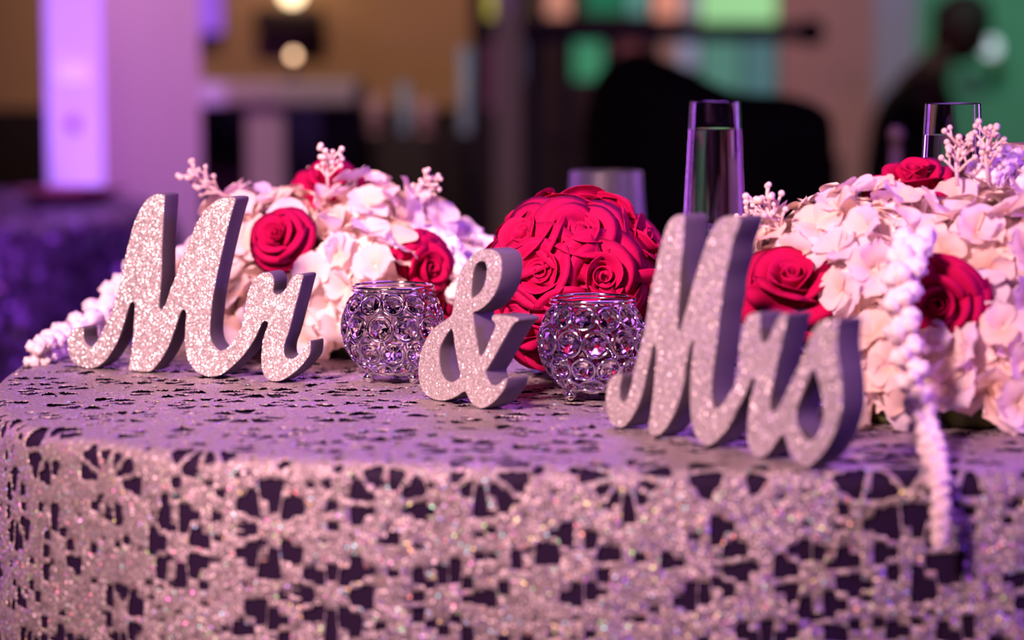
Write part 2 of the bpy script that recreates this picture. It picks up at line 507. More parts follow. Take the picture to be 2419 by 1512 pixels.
# dark cloth table in the middle distance with small table ware
DY = 6.6
M['dark_cloth'] = plain('dark_maroon_cloth', (0.022, 0.008, 0.013), 0.8, var=0.2)
p = at_y(960, 318, DY)
t = thing('draped_table', (p.x, DY + 0.1, 0), 'round table under a dark maroon cloth beyond the white flowers', 'table')
rr = (1112 - 830) / 2 * DY / FPX
bm = bmesh.new()
prof = [(0, p.z), (rr - 0.02, p.z), (rr, p.z - 0.015)]
seg = 64
rings = []
for r0, z in prof + [(rr + 0.01, p.z - 0.2), (rr + 0.04, 0.35), (rr + 0.07, 0.0)]:
    k = 0 if z > p.z - 0.05 else (p.z - z) * 0.06
    rings.append([bm.verts.new(((r0 + k * math.sin(9 * 2 * math.pi * i / seg)) * math.cos(2 * math.pi * i / seg), (r0 + k * math.sin(9 * 2 * math.pi * i / seg)) * math.sin(2 * math.pi * i / seg), z)) for i in range(seg)] if r0 > 0 else [bm.verts.new((0, 0, z))])
for q, s in zip(rings[:-1], rings[1:]):
    for i in range(seg):
        j = (i + 1) % seg
        bm.faces.new((q[0], s[i], s[j]) if len(q) == 1 else (q[i], q[j], s[j], s[i]))
bm_obj('table_cloth', bm, M['dark_cloth'], t, True)
dz = p.z
M['pink_wax'] = plain('pink_glass', (0.62, 0.36, 0.36), 0.5)
M['blue_glass'] = plain('pale_blue_glass', (0.34, 0.45, 0.56), 0.35)
for px, py0, hw, lab in ((885, 228, 20, 'pink cup on the dark table nearest the bar counter'), (1003, 236, 22, 'pink cup on the dark table beside the blue vase')):
    q = at_y(px, 250, DY + 0.1)
    hh = at_y(px, py0, DY + 0.1).z - dz
    rc = hw * DY / FPX
    t = thing('cup', (q.x, DY + 0.1, dz), lab, 'cup')
    bm = bmesh.new(); add_lathe(bm, [(0, 0), (rc * 0.7, 0), (rc, hh * 0.5), (rc, hh), (rc - 0.003, hh), (rc - 0.003, hh * 0.5), (0, 0.01)], 20); bm_obj('bowl', bm, M['pink_wax'], t, True)
    bm = bmesh.new(); add_lathe(bm, [(0, 0.0), (rc * 0.95, 0.0), (rc * 0.9, 0.008), (rc * 0.5, 0.012), (0, 0.012)], 20); bm_obj('foot', bm, M['pink_wax'], t, True)
for px, py0, hw, lab, name in ((1100, 112, 17, 'tall pale blue cylinder vase at the edge of the dark table', 'vase'), (955, 196, 15, 'pale blue tumbler between two pink cups on the dark table', 'tumbler')):
    q = at_y(px, 250, DY + 0.1)
    hh = at_y(px, py0, DY + 0.1).z - dz
    rc = hw * DY / FPX
    t = thing(name, (q.x, DY + 0.1, dz), lab, name)
    bm = bmesh.new(); add_lathe(bm, [(rc * 0.9, 0.01), (rc, hh), (rc - 0.002, hh), (rc * 0.9 - 0.002, 0.01)], 24); bm_obj('vessel', bm, M['blue_glass'], t, True)
    bm = bmesh.new(); add_lathe(bm, [(0, 0), (rc * 0.95, 0), (rc * 0.95, 0.01), (0, 0.01)], 24); bm_obj('base', bm, M['blue_glass'], t, True)

# large black covered equipment with a sloping top
BY = 4.6
M['black_cover'] = plain('black_cover_cloth', (0.0022, 0.0018, 0.0025), 0.9, var=0.2, scale=10, spec=0.03)
prof = [(1402, 300), (1418, 230), (1450, 165), (1515, 122), (1560, 128), (1650, 165), (1735, 208), (1800, 226), (1900, 232), (1958, 244), (1972, 275), (1976, 330)]
t = thing('covered_equipment', (at_y(1700, 300, BY).x, BY + 0.35, 0), 'big black covered equipment with sloping top behind the champagne glass', 'equipment')
bm = bmesh.new()
pts = catmull([at_y(x, y, BY) - t.location for x, y in prof], 4)
pts = [Vector((pts[0].x, 0, 0.0))] + [Vector((q.x, 0, q.z)) for q in pts] + [Vector((pts[-1].x, 0, 0.0))]
slabs = []
for k, dy in enumerate(np.linspace(-0.35, 0.35, 9)):
    f = 1.0 - 0.06 * abs(dy / 0.35) ** 4
    slabs.append([bm.verts.new((q.x * f + 0.012 * math.sin(dy * 14 + q.z * 6), dy, q.z * (f if q.z > 0.01 else 1))) for q in pts])
for a, b in zip(slabs[:-1], slabs[1:]):
    for i in range(len(a) - 1):
        bm.faces.new((a[i], a[i + 1], b[i + 1], b[i]))
bm.faces.new(slabs[0]); bm.faces.new(slabs[-1][::-1])
bm_obj('cover', bm, M['black_cover'], t, True)
bm = bmesh.new(); add_tube(bm, [(pts[0].x * 1.0, -0.354, 0.012), (pts[-1].x, -0.354, 0.012)], 0.008, 8); bm_obj('hem', bm, M['black_cover'], t, True)

# thin metal chair behind the table
M['chair_metal'] = plain('dusky_purple_metal', (0.09, 0.055, 0.07), 0.5, 0.2)
M['chair_pad'] = plain('dark_pad', (0.02, 0.015, 0.03), 0.8)
def chair(px0, px1, ptop, Y, label, name='chair', wm=None, rz=0.0, leg=0.0075):
    a, b = at_y(px0, ptop, Y), at_y(px1, ptop, Y)
    t = thing(name, ((a.x + b.x) / 2, Y, 0), label, 'chair', rz=rz)
    h = (b.x - a.x) / 2; zt = a.z
    wm = wm or M['chair_metal']
    for s in (-1, 1):
        bm = bmesh.new(); add_tube(bm, [(s * h, 0, 0), (s * h, 0, zt - 0.012)], leg, 10); l = bm_obj('back_post', bm, wm, t, True)
        bm = bmesh.new(); bmesh.ops.create_uvsphere(bm, u_segments=12, v_segments=8, radius=leg * 1.5, matrix=Matrix.Translation((s * h, 0, zt))); bm_obj('finial', bm, wm, l, True)
        bm = bmesh.new(); add_tube(bm, [(s * h, 0.38, 0), (s * h, 0.38, 0.43)], leg, 10); bm_obj('leg', bm, wm, t, True)
    for dz_ in (0.055, 0.19):
        bm = bmesh.new(); add_tube(bm, [(-h, 0, zt - dz_), (h, 0, zt - dz_)], leg * 1.1, 10); bm_obj('back_rail', bm, wm, t, True)
    for k in range(1, 5):
        x = -h + 2 * h * k / 5
        bm = bmesh.new(); add_tube(bm, [(x, 0, 0.45), (x, 0, zt - 0.19)], leg * 0.6, 8); bm_obj('spindle', bm, wm, t, True)
    bm = bmesh.new(); add_box(bm, (-h - 0.01, -0.01, 0.42), (h + 0.01, 0.40, 0.46), 0.012); bm_obj('seat', bm, M['chair_pad'], t)
    return t
chair(2117, 2820, 318, 3.25, 'thin dusky metal chair behind the right champagne glass')

# ------------------------------------------------------------------ seated guest in a dark suit
def skin_mesh(name, nodes, edges, mat, parent=None, sub=2):
    me = bpy.data.meshes.new(name)
    me.from_pydata([n[0] for n in nodes], edges, [])
    o = bpy.data.objects.new(name, me); COL.objects.link(o)
    md = o.modifiers.new('skin', 'SKIN'); md.use_smooth_shade = True
    o.modifiers.new('sub', 'SUBSURF').levels = sub
    sv = me.skin_vertices[0].data
    for i, n in enumerate(nodes):
        r = n[1] if isinstance(n[1], tuple) else (n[1], n[1])
        sv[i].radius = r
    sv[0].use_root = True
    dg = bpy.context.evaluated_depsgraph_get()
    m2 = bpy.data.meshes.new_from_object(o.evaluated_get(dg))
    bpy.data.objects.remove(o)
    return m2
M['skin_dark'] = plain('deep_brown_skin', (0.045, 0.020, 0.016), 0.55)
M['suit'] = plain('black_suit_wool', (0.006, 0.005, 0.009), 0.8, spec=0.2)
M['hair'] = plain('black_hair', (0.006, 0.005, 0.006), 0.7)
GY = 8.1
hp = at_y(2268, 66, GY); sh = at_y(2172, 205, GY); hip = at_y(2118, 500, GY)
t = thing('person', (hip.x, GY, 0), 'seated person in a dark suit leaning forward before the green-lit wall', 'person')
o0 = Vector((hip.x, GY, 0))
def P(x, y, z):
    return (x, y, z)
H = hp - o0; Sh = sh - o0; Hp = Vector((0, 0, 0.56))
chest = Hp.lerp(Sh, 0.62)
neck = Sh.lerp(H, 0.40)
n = [(Hp, 0.13), (Hp.lerp(Sh, 0.3), 0.12), (chest, 0.135), (Sh + Vector((-0.01, 0, -0.03)), 0.105), (neck, 0.055), (neck.lerp(H, 0.45), 0.06)]
e = [(0, 1), (1, 2), (2, 3), (3, 4), (4, 5)]
def limb(root, chain):
    prev = root
    for p, r in chain:
        n.append((Vector(p), r)); e.append((prev, len(n) - 1)); prev = len(n) - 1
    return prev
for s in (-1, 1):
    limb(3, [((Sh.x, s * 0.19, Sh.z - 0.05), 0.058), ((Sh.x + 0.12, s * 0.23, Sh.z - 0.30), 0.045), ((Sh.x + 0.34, s * 0.13, Sh.z - 0.26), 0.034), ((Sh.x + 0.42, s * 0.10, Sh.z - 0.25), 0.036)])
    limb(0, [((0.06, s * 0.10, 0.53), 0.095), ((0.42, s * 0.12, 0.50), 0.065), ((0.44, s * 0.12, 0.28), 0.052), ((0.42, s * 0.12, 0.09), 0.036), ((0.52, s * 0.12, 0.04), 0.036)])
body = skin_mesh('body', n, e, None)
bm = bmesh.new(); bm.from_mesh(body)
tilt = (H - neck).normalized()
ang = math.atan2(tilt.x, tilt.z)
MH = Matrix.Translation(H) @ Matrix.Rotation(ang, 4, 'Y')
hs = bmesh.ops.create_uvsphere(bm, u_segments=24, v_segments=18, radius=1.0)
for v in hs['verts']:
    c = v.co.copy()
    q = Vector((c.x * 0.098, c.y * 0.076, c.z * 0.118))
    if c.x > 0.55:                                    # brow, nose, lips, chin in profile
        f = math.exp(-(c.y / 0.22) ** 2)
        q.x += f * (0.022 * math.exp(-((c.z + 0.05) / 0.16) ** 2) + 0.009 * math.exp(-((c.z + 0.42) / 0.10) ** 2) + 0.010 * math.exp(-((c.z + 0.72) / 0.14) ** 2))
        for ey in (-0.42, 0.42):
            q.x -= 0.010 * math.exp(-((c.y - ey) / 0.16) ** 2 - ((c.z - 0.08) / 0.12) ** 2)
    if c.z < -0.3:
        q.x += 0.010; q.y *= 0.86
    v.co = MH @ q
for s in (-1, 1):                                     # ears and fingers
    bmesh.ops.create_uvsphere(bm, u_segments=10, v_segments=8, radius=1.0, matrix=MH @ Matrix.Translation((-0.008, s * 0.076, -0.005)) @ Matrix.Diagonal((0.020, 0.010, 0.032, 1)))
    base = Vector((Sh.x + 0.42, s * 0.10, Sh.z - 0.25))
    for k in range(4):
        y = -0.027 + 0.018 * k
        ln = (0.068, 0.078, 0.072, 0.056)[k]
        add_tube(bm, [base + Vector((0.01, y, 0)), base + Vector((0.03 + ln * 0.5, y, 0.0)), base + Vector((0.03 + ln * 0.8, y, -0.018)), base + Vector((0.03 + ln * 0.85, y, -0.036))], [0.010, 0.009, 0.008, 0.006], 8)
    add_tube(bm, [base + Vector((-0.01, -s * 0.025, 0)), base + Vector((0.02, -s * 0.052, -0.008)), base + Vector((0.05, -s * 0.060, -0.02))], [0.011, 0.010, 0.007], 8)
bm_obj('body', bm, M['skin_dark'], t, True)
jn = [(Hp + Vector((0, 0, -0.02)), 0.15), (Hp.lerp(Sh, 0.3), 0.14), (chest, 0.155), (Sh + Vector((-0.015, 0, -0.03)), 0.128), (neck + Vector((-0.01, 0, -0.02)), 0.07)]
n = jn; e = [(0, 1), (1, 2), (2, 3), (3, 4)]
for s in (-1, 1):
    limb(3, [((Sh.x, s * 0.19, Sh.z - 0.05), 0.073), ((Sh.x + 0.12, s * 0.23, Sh.z - 0.30), 0.058), ((Sh.x + 0.34, s * 0.13, Sh.z - 0.26), 0.045)])
mesh_obj('jacket', skin_mesh('jacket', n, e, None), M['suit'], t, True)
n = [(Hp + Vector((0, 0, -0.03)), 0.14)]; e = []
for s in (-1, 1):
    limb(0, [((0.06, s * 0.10, 0.53), 0.105), ((0.42, s * 0.12, 0.50), 0.078), ((0.44, s * 0.12, 0.28), 0.066), ((0.42, s * 0.12, 0.10), 0.056)])
mesh_obj('trousers', skin_mesh('trousers', n, e, None), M['suit'], t, True)
bm = bmesh.new()
hs = bmesh.ops.create_uvsphere(bm, u_segments=24, v_segments=16, radius=1.0)
for v in list(bm.verts):
    c = v.co.copy()
    v.co = MH @ Vector((c.x * 0.103 - 0.006, c.y * 0.081, c.z * 0.124 + 0.003))
bmesh.ops.delete(bm, geom=[f for f in bm.faces if (lambda q: q.z < -0.02 + max(0, q.x * 0.9))(MH.inverted() @ f.calc_center_median())], context='FACES')
bm_obj('hair', bm, M['hair'], t, True)
for s in (-1, 1):
    bm = bmesh.new(); bmesh.ops.create_uvsphere(bm, u_segments=14, v_segments=10, radius=1.0, matrix=Matrix.Translation((0.50, s * 0.12, 0.046)) @ Matrix.Diagonal((0.13, 0.047, 0.044, 1))); bm_obj('shoe', bm, M['hair'], t, True)
# his chair
t = thing('guest_chair', (hip.x - 0.02, GY, 0), 'dark chair under the seated person in the suit', 'chair')
bm = bmesh.new(); add_box(bm, (-0.20, -0.21, 0.38), (0.24, 0.21, 0.425), 0.015); bm_obj('seat', bm, M['chair_pad'], t)
bm = bmesh.new(); add_box(bm, (-0.235, -0.20, 0.50), (-0.195, 0.20, 0.70), 0.012); bm_obj('backrest', bm, M['chair_pad'], t)
for sx in (-1, 1):
    for sy in (-1, 1):
        bm = bmesh.new(); add_tube(bm, [(-0.21 if sx < 0 else 0.2, sy * 0.18, 0), (-0.21 if sx < 0 else 0.2, sy * 0.18, 0.52 if sx < 0 else 0.385)], 0.012, 8); bm_obj('leg', bm, M['chair_metal'], t, True)

# ------------------------------------------------------------------ round guest table at left with sequin cloth
M['sequin_purple'] = glitter('purple_sequin_cloth', (0.42, 0.22, 0.58), 70, 1.1, 0.34, 0.75, dark=0.15)
M['charger'] = plain('dark_crimson_lacquer', (0.20, 0.010, 0.05), 0.35)
M['napkin'] = plain('pink_napkin', (0.52, 0.16, 0.28), 0.8)
TC = Vector((-1.32, 4.08, 0)); TR = 0.74; TZ = 0.765
t = thing('round_table', TC, 'round table under a purple sequin cloth in front of the pillar', 'table')
bm = bmesh.new()
seg = 120
rings = [[bm.verts.new((0, 0, TZ))]]
for r0, z, k in ((0.4, TZ, 0), (TR - 0.02, TZ, 0), (TR, TZ - 0.012, 0), (TR + 0.012, TZ - 0.05, 0.004), (TR + 0.02, TZ - 0.2, 0.014), (TR + 0.04, TZ - 0.45, 0.024), (TR + 0.07, 0.0, 0.035)):
    rings.append([bm.verts.new(((r0 + k * math.sin(17 * 2 * math.pi * i / seg)) * math.cos(2 * math.pi * i / seg), (r0 + k * math.sin(17 * 2 * math.pi * i / seg)) * math.sin(2 * math.pi * i / seg), z)) for i in range(seg)])
for q, s in zip(rings[:-1], rings[1:]):
    for i in range(seg):
        j = (i + 1) % seg
        bm.faces.new((q[0], s[i], s[j]) if len(q) == 1 else (q[i], q[j], s[j], s[i]))
bm_obj('sequin_cloth', bm, M['sequin_purple'], t, True)
p = at_z(158, 478, TZ)
t = thing('charger_plate', (p.x, p.y + 0.02, TZ), 'dark crimson charger plate with a folded napkin on the sequin table', 'plate')
bm = bmesh.new(); add_lathe(bm, [(0, 0.004), (0.07, 0.004), (0.085, 0.016), (0.105, 0.020), (0.105, 0.023), (0.083, 0.020), (0.068, 0.008), (0, 0.008)], 40); bm_obj('plate', bm, M['charger'], t, True)
bm = bmesh.new(); add_box(bm, (-0.045, -0.03, 0.010), (0.03, 0.03, 0.026), 0.006); bm_obj('napkin', bm, M['napkin'], t)

# ================================================================== the head table and its cloth
edge_px = [(75, 862), (22, 905), (6, 940), (30, 985), (110, 1015), (230, 1038), (450, 1064), (750, 1082), (1000, 1091), (1300, 1099), (1600, 1104), (2000, 1108), (2419, 1110)]
edge = [at_z(x, y) for x, y in edge_px]
e0, e1 = edge[0], edge[-1]
plan = [Vector((e0.x - 0.01, 2.74, 0)), Vector((e0.x - 0.005, 2.45, 0)), Vector((e0.x, 2.25, 0))] + [Vector((p.x, p.y, 0)) for p in edge] + \
       [Vector((0.50, e1.y + 0.004, 0)), Vector((0.68, e1.y + 0.03, 0)), Vector((0.76, e1.y + 0.11, 0)), Vector((0.78, 1.9, 0)), Vector((0.78, 2.74, 0))]
ev = catmull(plan, 10, False)
# resample the visible edge evenly (counter-clockwise seen from above: left -> front -> right)
E = np.array([(v.x, v.y) for v in ev])
seg_l = np.linalg.norm(np.diff(E, axis=0), axis=1)
cum = np.concatenate([[0], np.cumsum(seg_l)])
NS = int(cum[-1] / 0.004)
sv = np.linspace(0, cum[-1], NS)
EX = np.interp(sv, cum, E[:, 0]); EYv = np.interp(sv, cum, E[:, 1])
ker = np.ones(9) / 9
EX[4:-4] = np.convolve(EX, ker, 'valid'); EYv[4:-4] = np.convolve(EYv, ker, 'valid')
TX, TY = np.gradient(EX), np.gradient(EYv)
tl = np.hypot(TX, TY); TX /= tl; TY /= tl
NX, NY = TY.copy(), -TX.copy()          # outward normal
RF = 0.012
def drape(ex, ey, nx, ny, s, d, off):
    """position on the cloth: d<=0 on the top, d>0 rolls over the edge and hangs"""
    d = np.asarray(d)
    q = RF * math.pi / 2
    ph = np.clip(d, 0, q) / RF
    hang = np.maximum(d - q, 0)
    wave = np.clip(hang / 0.25, 0, 1) * (0.010 * np.sin(s * 21.0 + 0.6) + 0.006 * np.sin(s * 47.0 + 2.0))
    out = (RF + off) * np.sin(ph) + hang * 0.07 + wave
    z = TOP - RF + (RF + off) * np.cos(ph) - hang * 0.998
    inside = np.minimum(d, 0)
    return ex + nx * (out + inside), ey + ny * (out + inside), z

cloth = thing('tablecloth', (0.1, 2.0, 0), 'silver sequin lace tablecloth over dark purple satin on the front table', 'tablecloth')
def np_mesh(name, verts, quads):
    me = bpy.data.meshes.new(name)
    nv, nq = len(verts), len(quads)
    me.vertices.add(nv)
    me.vertices.foreach_set('co', np.ascontiguousarray(verts, dtype=np.float32).ravel())
    me.loops.add(nq * 4)
    me.loops.foreach_set('vertex_index', np.ascontiguousarray(quads, dtype=np.int32).ravel())
    me.polygons.add(nq)
    me.polygons.foreach_set('loop_start', np.arange(0, nq * 4, 4, dtype=np.int32))
    me.polygons.foreach_set('loop_total', np.full(nq, 4, dtype=np.int32))
    me.update(calc_edges=True)
    me.validate()
    return me
# satin underlay: hanging part
st = 3
si = np.arange(0, NS, st)
ds = np.concatenate([np.linspace(0, RF * math.pi / 2, 6), np.linspace(RF * math.pi / 2 + 0.02, TOP + 0.004, 30)])
X, Y, Z = [], [], []
for d in ds:
    x, y, z = drape(EX[si], EYv[si], NX[si], NY[si], sv[si], np.full(len(si), d), -0.0012)
    X.append(x); Y.append(y); Z.append(np.maximum(z, 0.001))
V = np.stack([np.array(X), np.array(Y), np.array(Z)], -1).reshape(-1, 3)
nr, nc = len(ds), len(si)
idx = np.arange(nr * nc).reshape(nr, nc)
Q = np.stack([idx[:-1, :-1], idx[1:, :-1], idx[1:, 1:], idx[:-1, 1:]], -1).reshape(-1, 4)
V[:, 0] -= 0.1; V[:, 1] -= 2.0
mesh_obj('satin_drop', np_mesh('satin_drop', V, Q), M['satin'], cloth, True)
bm = bmesh.new()
vs = [bm.verts.new((EX[i] - 0.1, EYv[i] - 2.0, TOP - 0.0012)) for i in range(0, NS, st)]
bm.faces.new(vs)
vb = [bm.verts.new((v.co.x, v.co.y, 0.0)) for v in (vs[0], vs[-1])]
bm.faces.new((vs[0], vb[0], vb[1], vs[-1]))
bm_obj('satin_top', bm, M['satin'], cloth)

# sequin lace: P-space grid, holes cut along a signed distance field
STEP = 0.0016
gx = np.arange(-0.69, 1.04, STEP); gy = np.arange(1.26, 2.40, STEP)
GX, GY_ = np.meshgrid(gx, gy)
PX, PYY = GX.ravel(), GY_.ravel()
sel = np.arange(0, NS, 2)
near = np.empty(len(PX), dtype=np.int32)
for c in range(0, len(PX), 20000):
    dx = PX[c:c + 20000, None].astype(np.float32) - EX[sel][None].astype(np.float32)
    dy = PYY[c:c + 20000, None].astype(np.float32) - EYv[sel][None].astype(np.float32)
    near[c:c + 20000] = np.argmin(dx * dx + dy * dy, axis=1)
ni = sel[near]

rng = np.random.RandomState(11)
# motif centres: jittered hexagonal lattice
mot = []
sp = 0.078
row = 0
yy = 1.2
while yy < 2.45:
    xx = -0.75 + (sp / 2 if row % 2 else 0)
    while xx < 1.10:
        mot.append((xx + rng.uniform(-.011, .011), yy + rng.uniform(-.011, .011), rng.uniform(.027, .038), rng.randint(7, 12), rng.uniform(0, 6.28)))
        xx += sp
    yy += sp * 0.88
    row += 1
NSEC = 12
sec_in = rng.uniform(.0080, .0125, (len(mot), NSEC)); sec_out = rng.uniform(.020, .036, (len(mot), NSEC))
sec_on = rng.rand(len(mot), NSEC) < 0.90
small = {}
def hash2(ix, iy, k):
    h = np.sin(ix * 127.1 + iy * 311.7 + k * 74.7) * 43758.5453
    return h - np.floor(h)
MX = np.array([m[0] for m in mot]); MY = np.array([m[1] for m in mot])
def field(px, py):
    """>0 on the lace, <0 in a hole (metres)"""
    F = np.full(len(px), 0.02)
    mid = np.empty(len(px), dtype=np.int32); md = np.empty(len(px))
    for c in range(0, len(px), 40000):
        dd = (px[c:c + 40000, None] - MX[None]) ** 2 + (py[c:c + 40000, None] - MY[None]) ** 2
        k = np.argmin(dd, 1); mid[c:c + 40000] = k; md[c:c + 40000] = np.sqrt(dd[np.arange(len(k)), k])
    mr = np.array([m[2] for m in mot])[mid]; mn = np.array([m[3] for m in mot])[mid]; ma = np.array([m[4] for m in mot])[mid]
    th = np.arctan2(py - MY[mid], px - MX[mid]) + ma
    u = (th / (2 * math.pi) * mn) % mn
    k = np.floor(u).astype(int) % NSEC
    fr = np.abs(u - np.floor(u) - 0.5)                      # 0 centre of the hole, .5 on a spoke
    tang = (0.5 - fr) / mn * 2 * math.pi * md - 0.0018      # distance to the spoke's side
    rin, rout = sec_in[mid, k], np.minimum(sec_out[mid, k], mr)
    rad = np.minimum(md - rin, rout - md)
    hole = np.minimum(tang, rad)
    # rounded corners
    both = (tang < 0.0024) & (rad < 0.0024)
    hole = np.where(both & (tang > -1) , 0.0024 - np.hypot(np.minimum(tang - 0.0024, 0), np.minimum(rad - 0.0024, 0)), hole)
    hole = np.where(sec_on[mid, k], hole, -0.01)
    F = np.minimum(F, -hole)
    # small irregular eyelets between the wheels
    cs = 0.0120
    ix0, iy0 = np.floor(px / cs), np.floor(py / cs)
    for ox in (-1, 0, 1):
        for oy in (-1, 0, 1):
            ix, iy = ix0 + ox, iy0 + oy
            hx = (ix + 0.2 + 0.6 * hash2(ix, iy, 1)) * cs; hy = (iy + 0.2 + 0.6 * hash2(ix, iy, 2)) * cs
            on = hash2(ix, iy, 3) < 0.68
            # keep eyelets off the wheels
            r1 = 0.0014 + 0.0038 * hash2(ix, iy, 4); el = 0.55 + 0.4 * hash2(ix, iy, 5)
            a = hash2(ix, iy, 6) * 6.28
            lx = (px - hx) * np.cos(a) + (py - hy) * np.sin(a); ly = -(px - hx) * np.sin(a) + (py - hy) * np.cos(a)
            sd = (np.hypot(lx, ly / el) - r1) * el
            sd = np.where(on & (md > mr + 0.0012), sd, 0.01)
            F = np.minimum(F, sd)
    return F
F = field(PX, PYY)
vx = PX - EX[ni]; vy = PYY - EYv[ni]
D = vx * NX[ni] + vy * NY[ni]
along = vx * TX[ni] + vy * TY[ni]
# snap vertices close to a hole's rim on to the rim
eps = 0.0004
close = np.abs(F) < STEP * 0.75
cx, cy = PX[close], PYY[close]
fx = (field(cx + eps, cy) - field(cx - eps, cy)) / (2 * eps); fy = (field(cx, cy + eps) - field(cx, cy - eps)) / (2 * eps)
g2 = np.maximum(fx * fx + fy * fy, 0.2)
mvx = np.clip(-F[close] * fx / g2, -STEP * .6, STEP * .6); mvy = np.clip(-F[close] * fy / g2, -STEP * .6, STEP * .6)
PX2, PY2 = PX.copy(), PYY.copy()
PX2[close] += mvx; PY2[close] += mvy
vx = PX2 - EX[ni]; vy = PY2 - EYv[ni]
dist = np.hypot(vx, vy)
D = vx * NX[ni] + vy * NY[ni]
inside = D <= 0
dd = np.where(inside, D, dist)
nx = np.where(inside, NX[ni], vx / np.maximum(dist, 1e-6)); ny = np.where(inside, NY[ni], vy / np.maximum(dist, 1e-6))
relief = 0.0005 + 0.0011 * np.clip(F / 0.0018, 0, 1) ** 0.6
relief += 0.0004 * (np.sin(PX * 2600 + 3 * np.sin(PYY * 900)) * np.sin(PYY * 2300 + 2 * np.sin(PX * 1100)))
ox_, oy_, oz_ = drape(EX[ni], EYv[ni], nx, ny, sv[ni], np.where(inside, 0.0, dd), 0.0)
# normal direction: up on the top, outward on the drop
q = RF * math.pi / 2
ph = np.clip(dd, 0, q) / RF
ox_ = np.where(inside, PX2, ox_) + nx * relief * np.sin(ph)
oy_ = np.where(inside, PY2, oy_) + ny * relief * np.sin(ph)
oz_ = np.where(inside, TOP, oz_) + relief * np.cos(ph)
V = np.stack([ox_ - 0.1, oy_ - 2.0, oz_], -1)
nyr, nxr = GX.shape
idx = np.arange(nyr * nxr).reshape(nyr, nxr)
Q = np.stack([idx[:-1, :-1], idx[:-1, 1:], idx[1:, 1:], idx[1:, :-1]], -1).reshape(-1, 4)
Fq = F[Q].mean(1); Dq = dd[Q].max(1)
snapped = close
keep = (Fq > 0) & (Dq < 0.24)
Q = Q[keep]
used = np.unique(Q)
remap = np.full(len(V), -1, dtype=np.int32); remap[used] = np.arange(len(used))
lace = mesh_obj('sequin_lace', np_mesh('sequin_lace', V[used], remap[Q]), M['lace'], cloth, True)
lace['kind'] = 'stuff'

# ================================================================== word signs
def z6(pts): return [(140 + x / 3.0242, 430 + y / 3.0242) for x, y in pts]
def z7(pts): return [(970 + x / 3.6, 570 + y / 3.6) for x, y in pts]
def zc(pts): return [(1740 + x / 3.6, 700 + y / 3.6) for x, y in pts]
MR = z6([(110, 1045), (172, 1040), (178, 1110), (195, 1150), (215, 1168), (232, 1172), (262, 1150), (285, 1110), (320, 1040), (370, 940), (400, 850), (430, 730), (460, 590), (490, 460), (530, 310), (570, 210), (620, 130), (670, 92), (710, 82), (745, 88), (757, 100), (752, 200), (745, 330), (738, 480), (735, 650), (725, 780), (718, 880), (722, 905), (735, 910), (752, 885), (775, 830), (800, 750), (830, 680), (860, 590), (900, 490), (935, 400), (980, 300), (1020, 230), (1070, 170), (1120, 130), (1170, 110), (1220, 105), (1262, 118), (1245, 190), (1220, 280), (1190, 400), (1165, 510), (1140, 620), (1120, 720), (1100, 830), (1088, 940), (1080, 1050), (1085, 1110), (1105, 1160), (1145, 1200), (1180, 1195), (1220, 1165), (1258, 1115), (1290, 1060), (1310, 1000), (1325, 930), (1335, 850), (1355, 770), (1385, 710), (1420, 665), (1460, 645), (1500, 643), (1525, 665), (1537, 700), (1535, 750), (1532, 780), (1548, 800), (1580, 795), (1610, 770), (1635, 730), (1660, 680), (1690, 660), (1745, 662), (1735, 720), (1715, 800), (1690, 890), (1665, 990), (1640, 1080), (1615, 1150), (1608, 1200), (1615, 1240), (1640, 1258), (1680, 1255), (1720, 1220), (1750, 1180), (1780, 1140), (1797, 1135), (1800, 1160), (1795, 1225), (1770, 1270), (1720, 1330), (1660, 1380), (1600, 1415), (1560, 1425), (1510, 1420), (1470, 1390), (1450, 1340), (1443, 1270), (1448, 1190), (1455, 1130), (1475, 1060), (1490, 1025), (1490, 1005), (1478, 995), (1455, 1005), (1435, 1045), (1400, 1120), (1350, 1200), (1300, 1260), (1250, 1310), (1190, 1360), (1140, 1385), (1090, 1392), (1040, 1385), (990, 1360), (950, 1320), (920, 1270), (905, 1210), (898, 1140), (900, 1060), (905, 980), (907, 935), (890, 915), (872, 930), (850, 990), (820, 1080), (790, 1160), (750, 1240), (700, 1310), (660, 1350), (600, 1357), (540, 1350), (500, 1345), (503, 1290), (520, 1200), (528, 1100), (533, 1000), (540, 900), (538, 868), (525, 858), (505, 880), (480, 960), (450, 1060), (415, 1150), (370, 1225), (330, 1280), (275, 1320), (220, 1330), (160, 1320), (110, 1290), (75, 1240), (62, 1180), (65, 1110), (85, 1070)])
AMP = z7([(650, 62), (700, 70), (745, 95), (770, 140), (778, 200), (775, 280), (760, 350), (735, 420), (700, 480), (660, 530), (600, 580), (545, 605), (536, 618), (540, 670), (550, 740), (570, 860), (585, 950), (597, 975), (612, 965), (640, 920), (680, 830), (705, 770), (725, 720), (715, 690), (697, 670), (697, 640), (712, 622), (750, 622), (830, 630), (900, 645), (920, 660), (918, 680), (890, 695), (855, 740), (820, 800), (780, 870), (730, 960), (690, 1030), (660, 1080), (645, 1105), (650, 1140), (665, 1180), (690, 1210), (720, 1222), (760, 1205), (790, 1175), (815, 1162), (825, 1170), (820, 1205), (800, 1260), (765, 1310), (720, 1360), (670, 1400), (610, 1422), (570, 1415), (535, 1390), (505, 1350), (485, 1310), (470, 1282), (440, 1290), (400, 1320), (340, 1345), (270, 1358), (200, 1350), (140, 1310), (95, 1250), (75, 1180), (68, 1100), (75, 1020), (95, 930), (130, 840), (180, 760), (240, 705), (300, 665), (345, 630), (358, 600), (370, 520), (385, 430), (400, 350), (425, 270), (465, 190), (510, 130), (560, 90), (600, 70)])
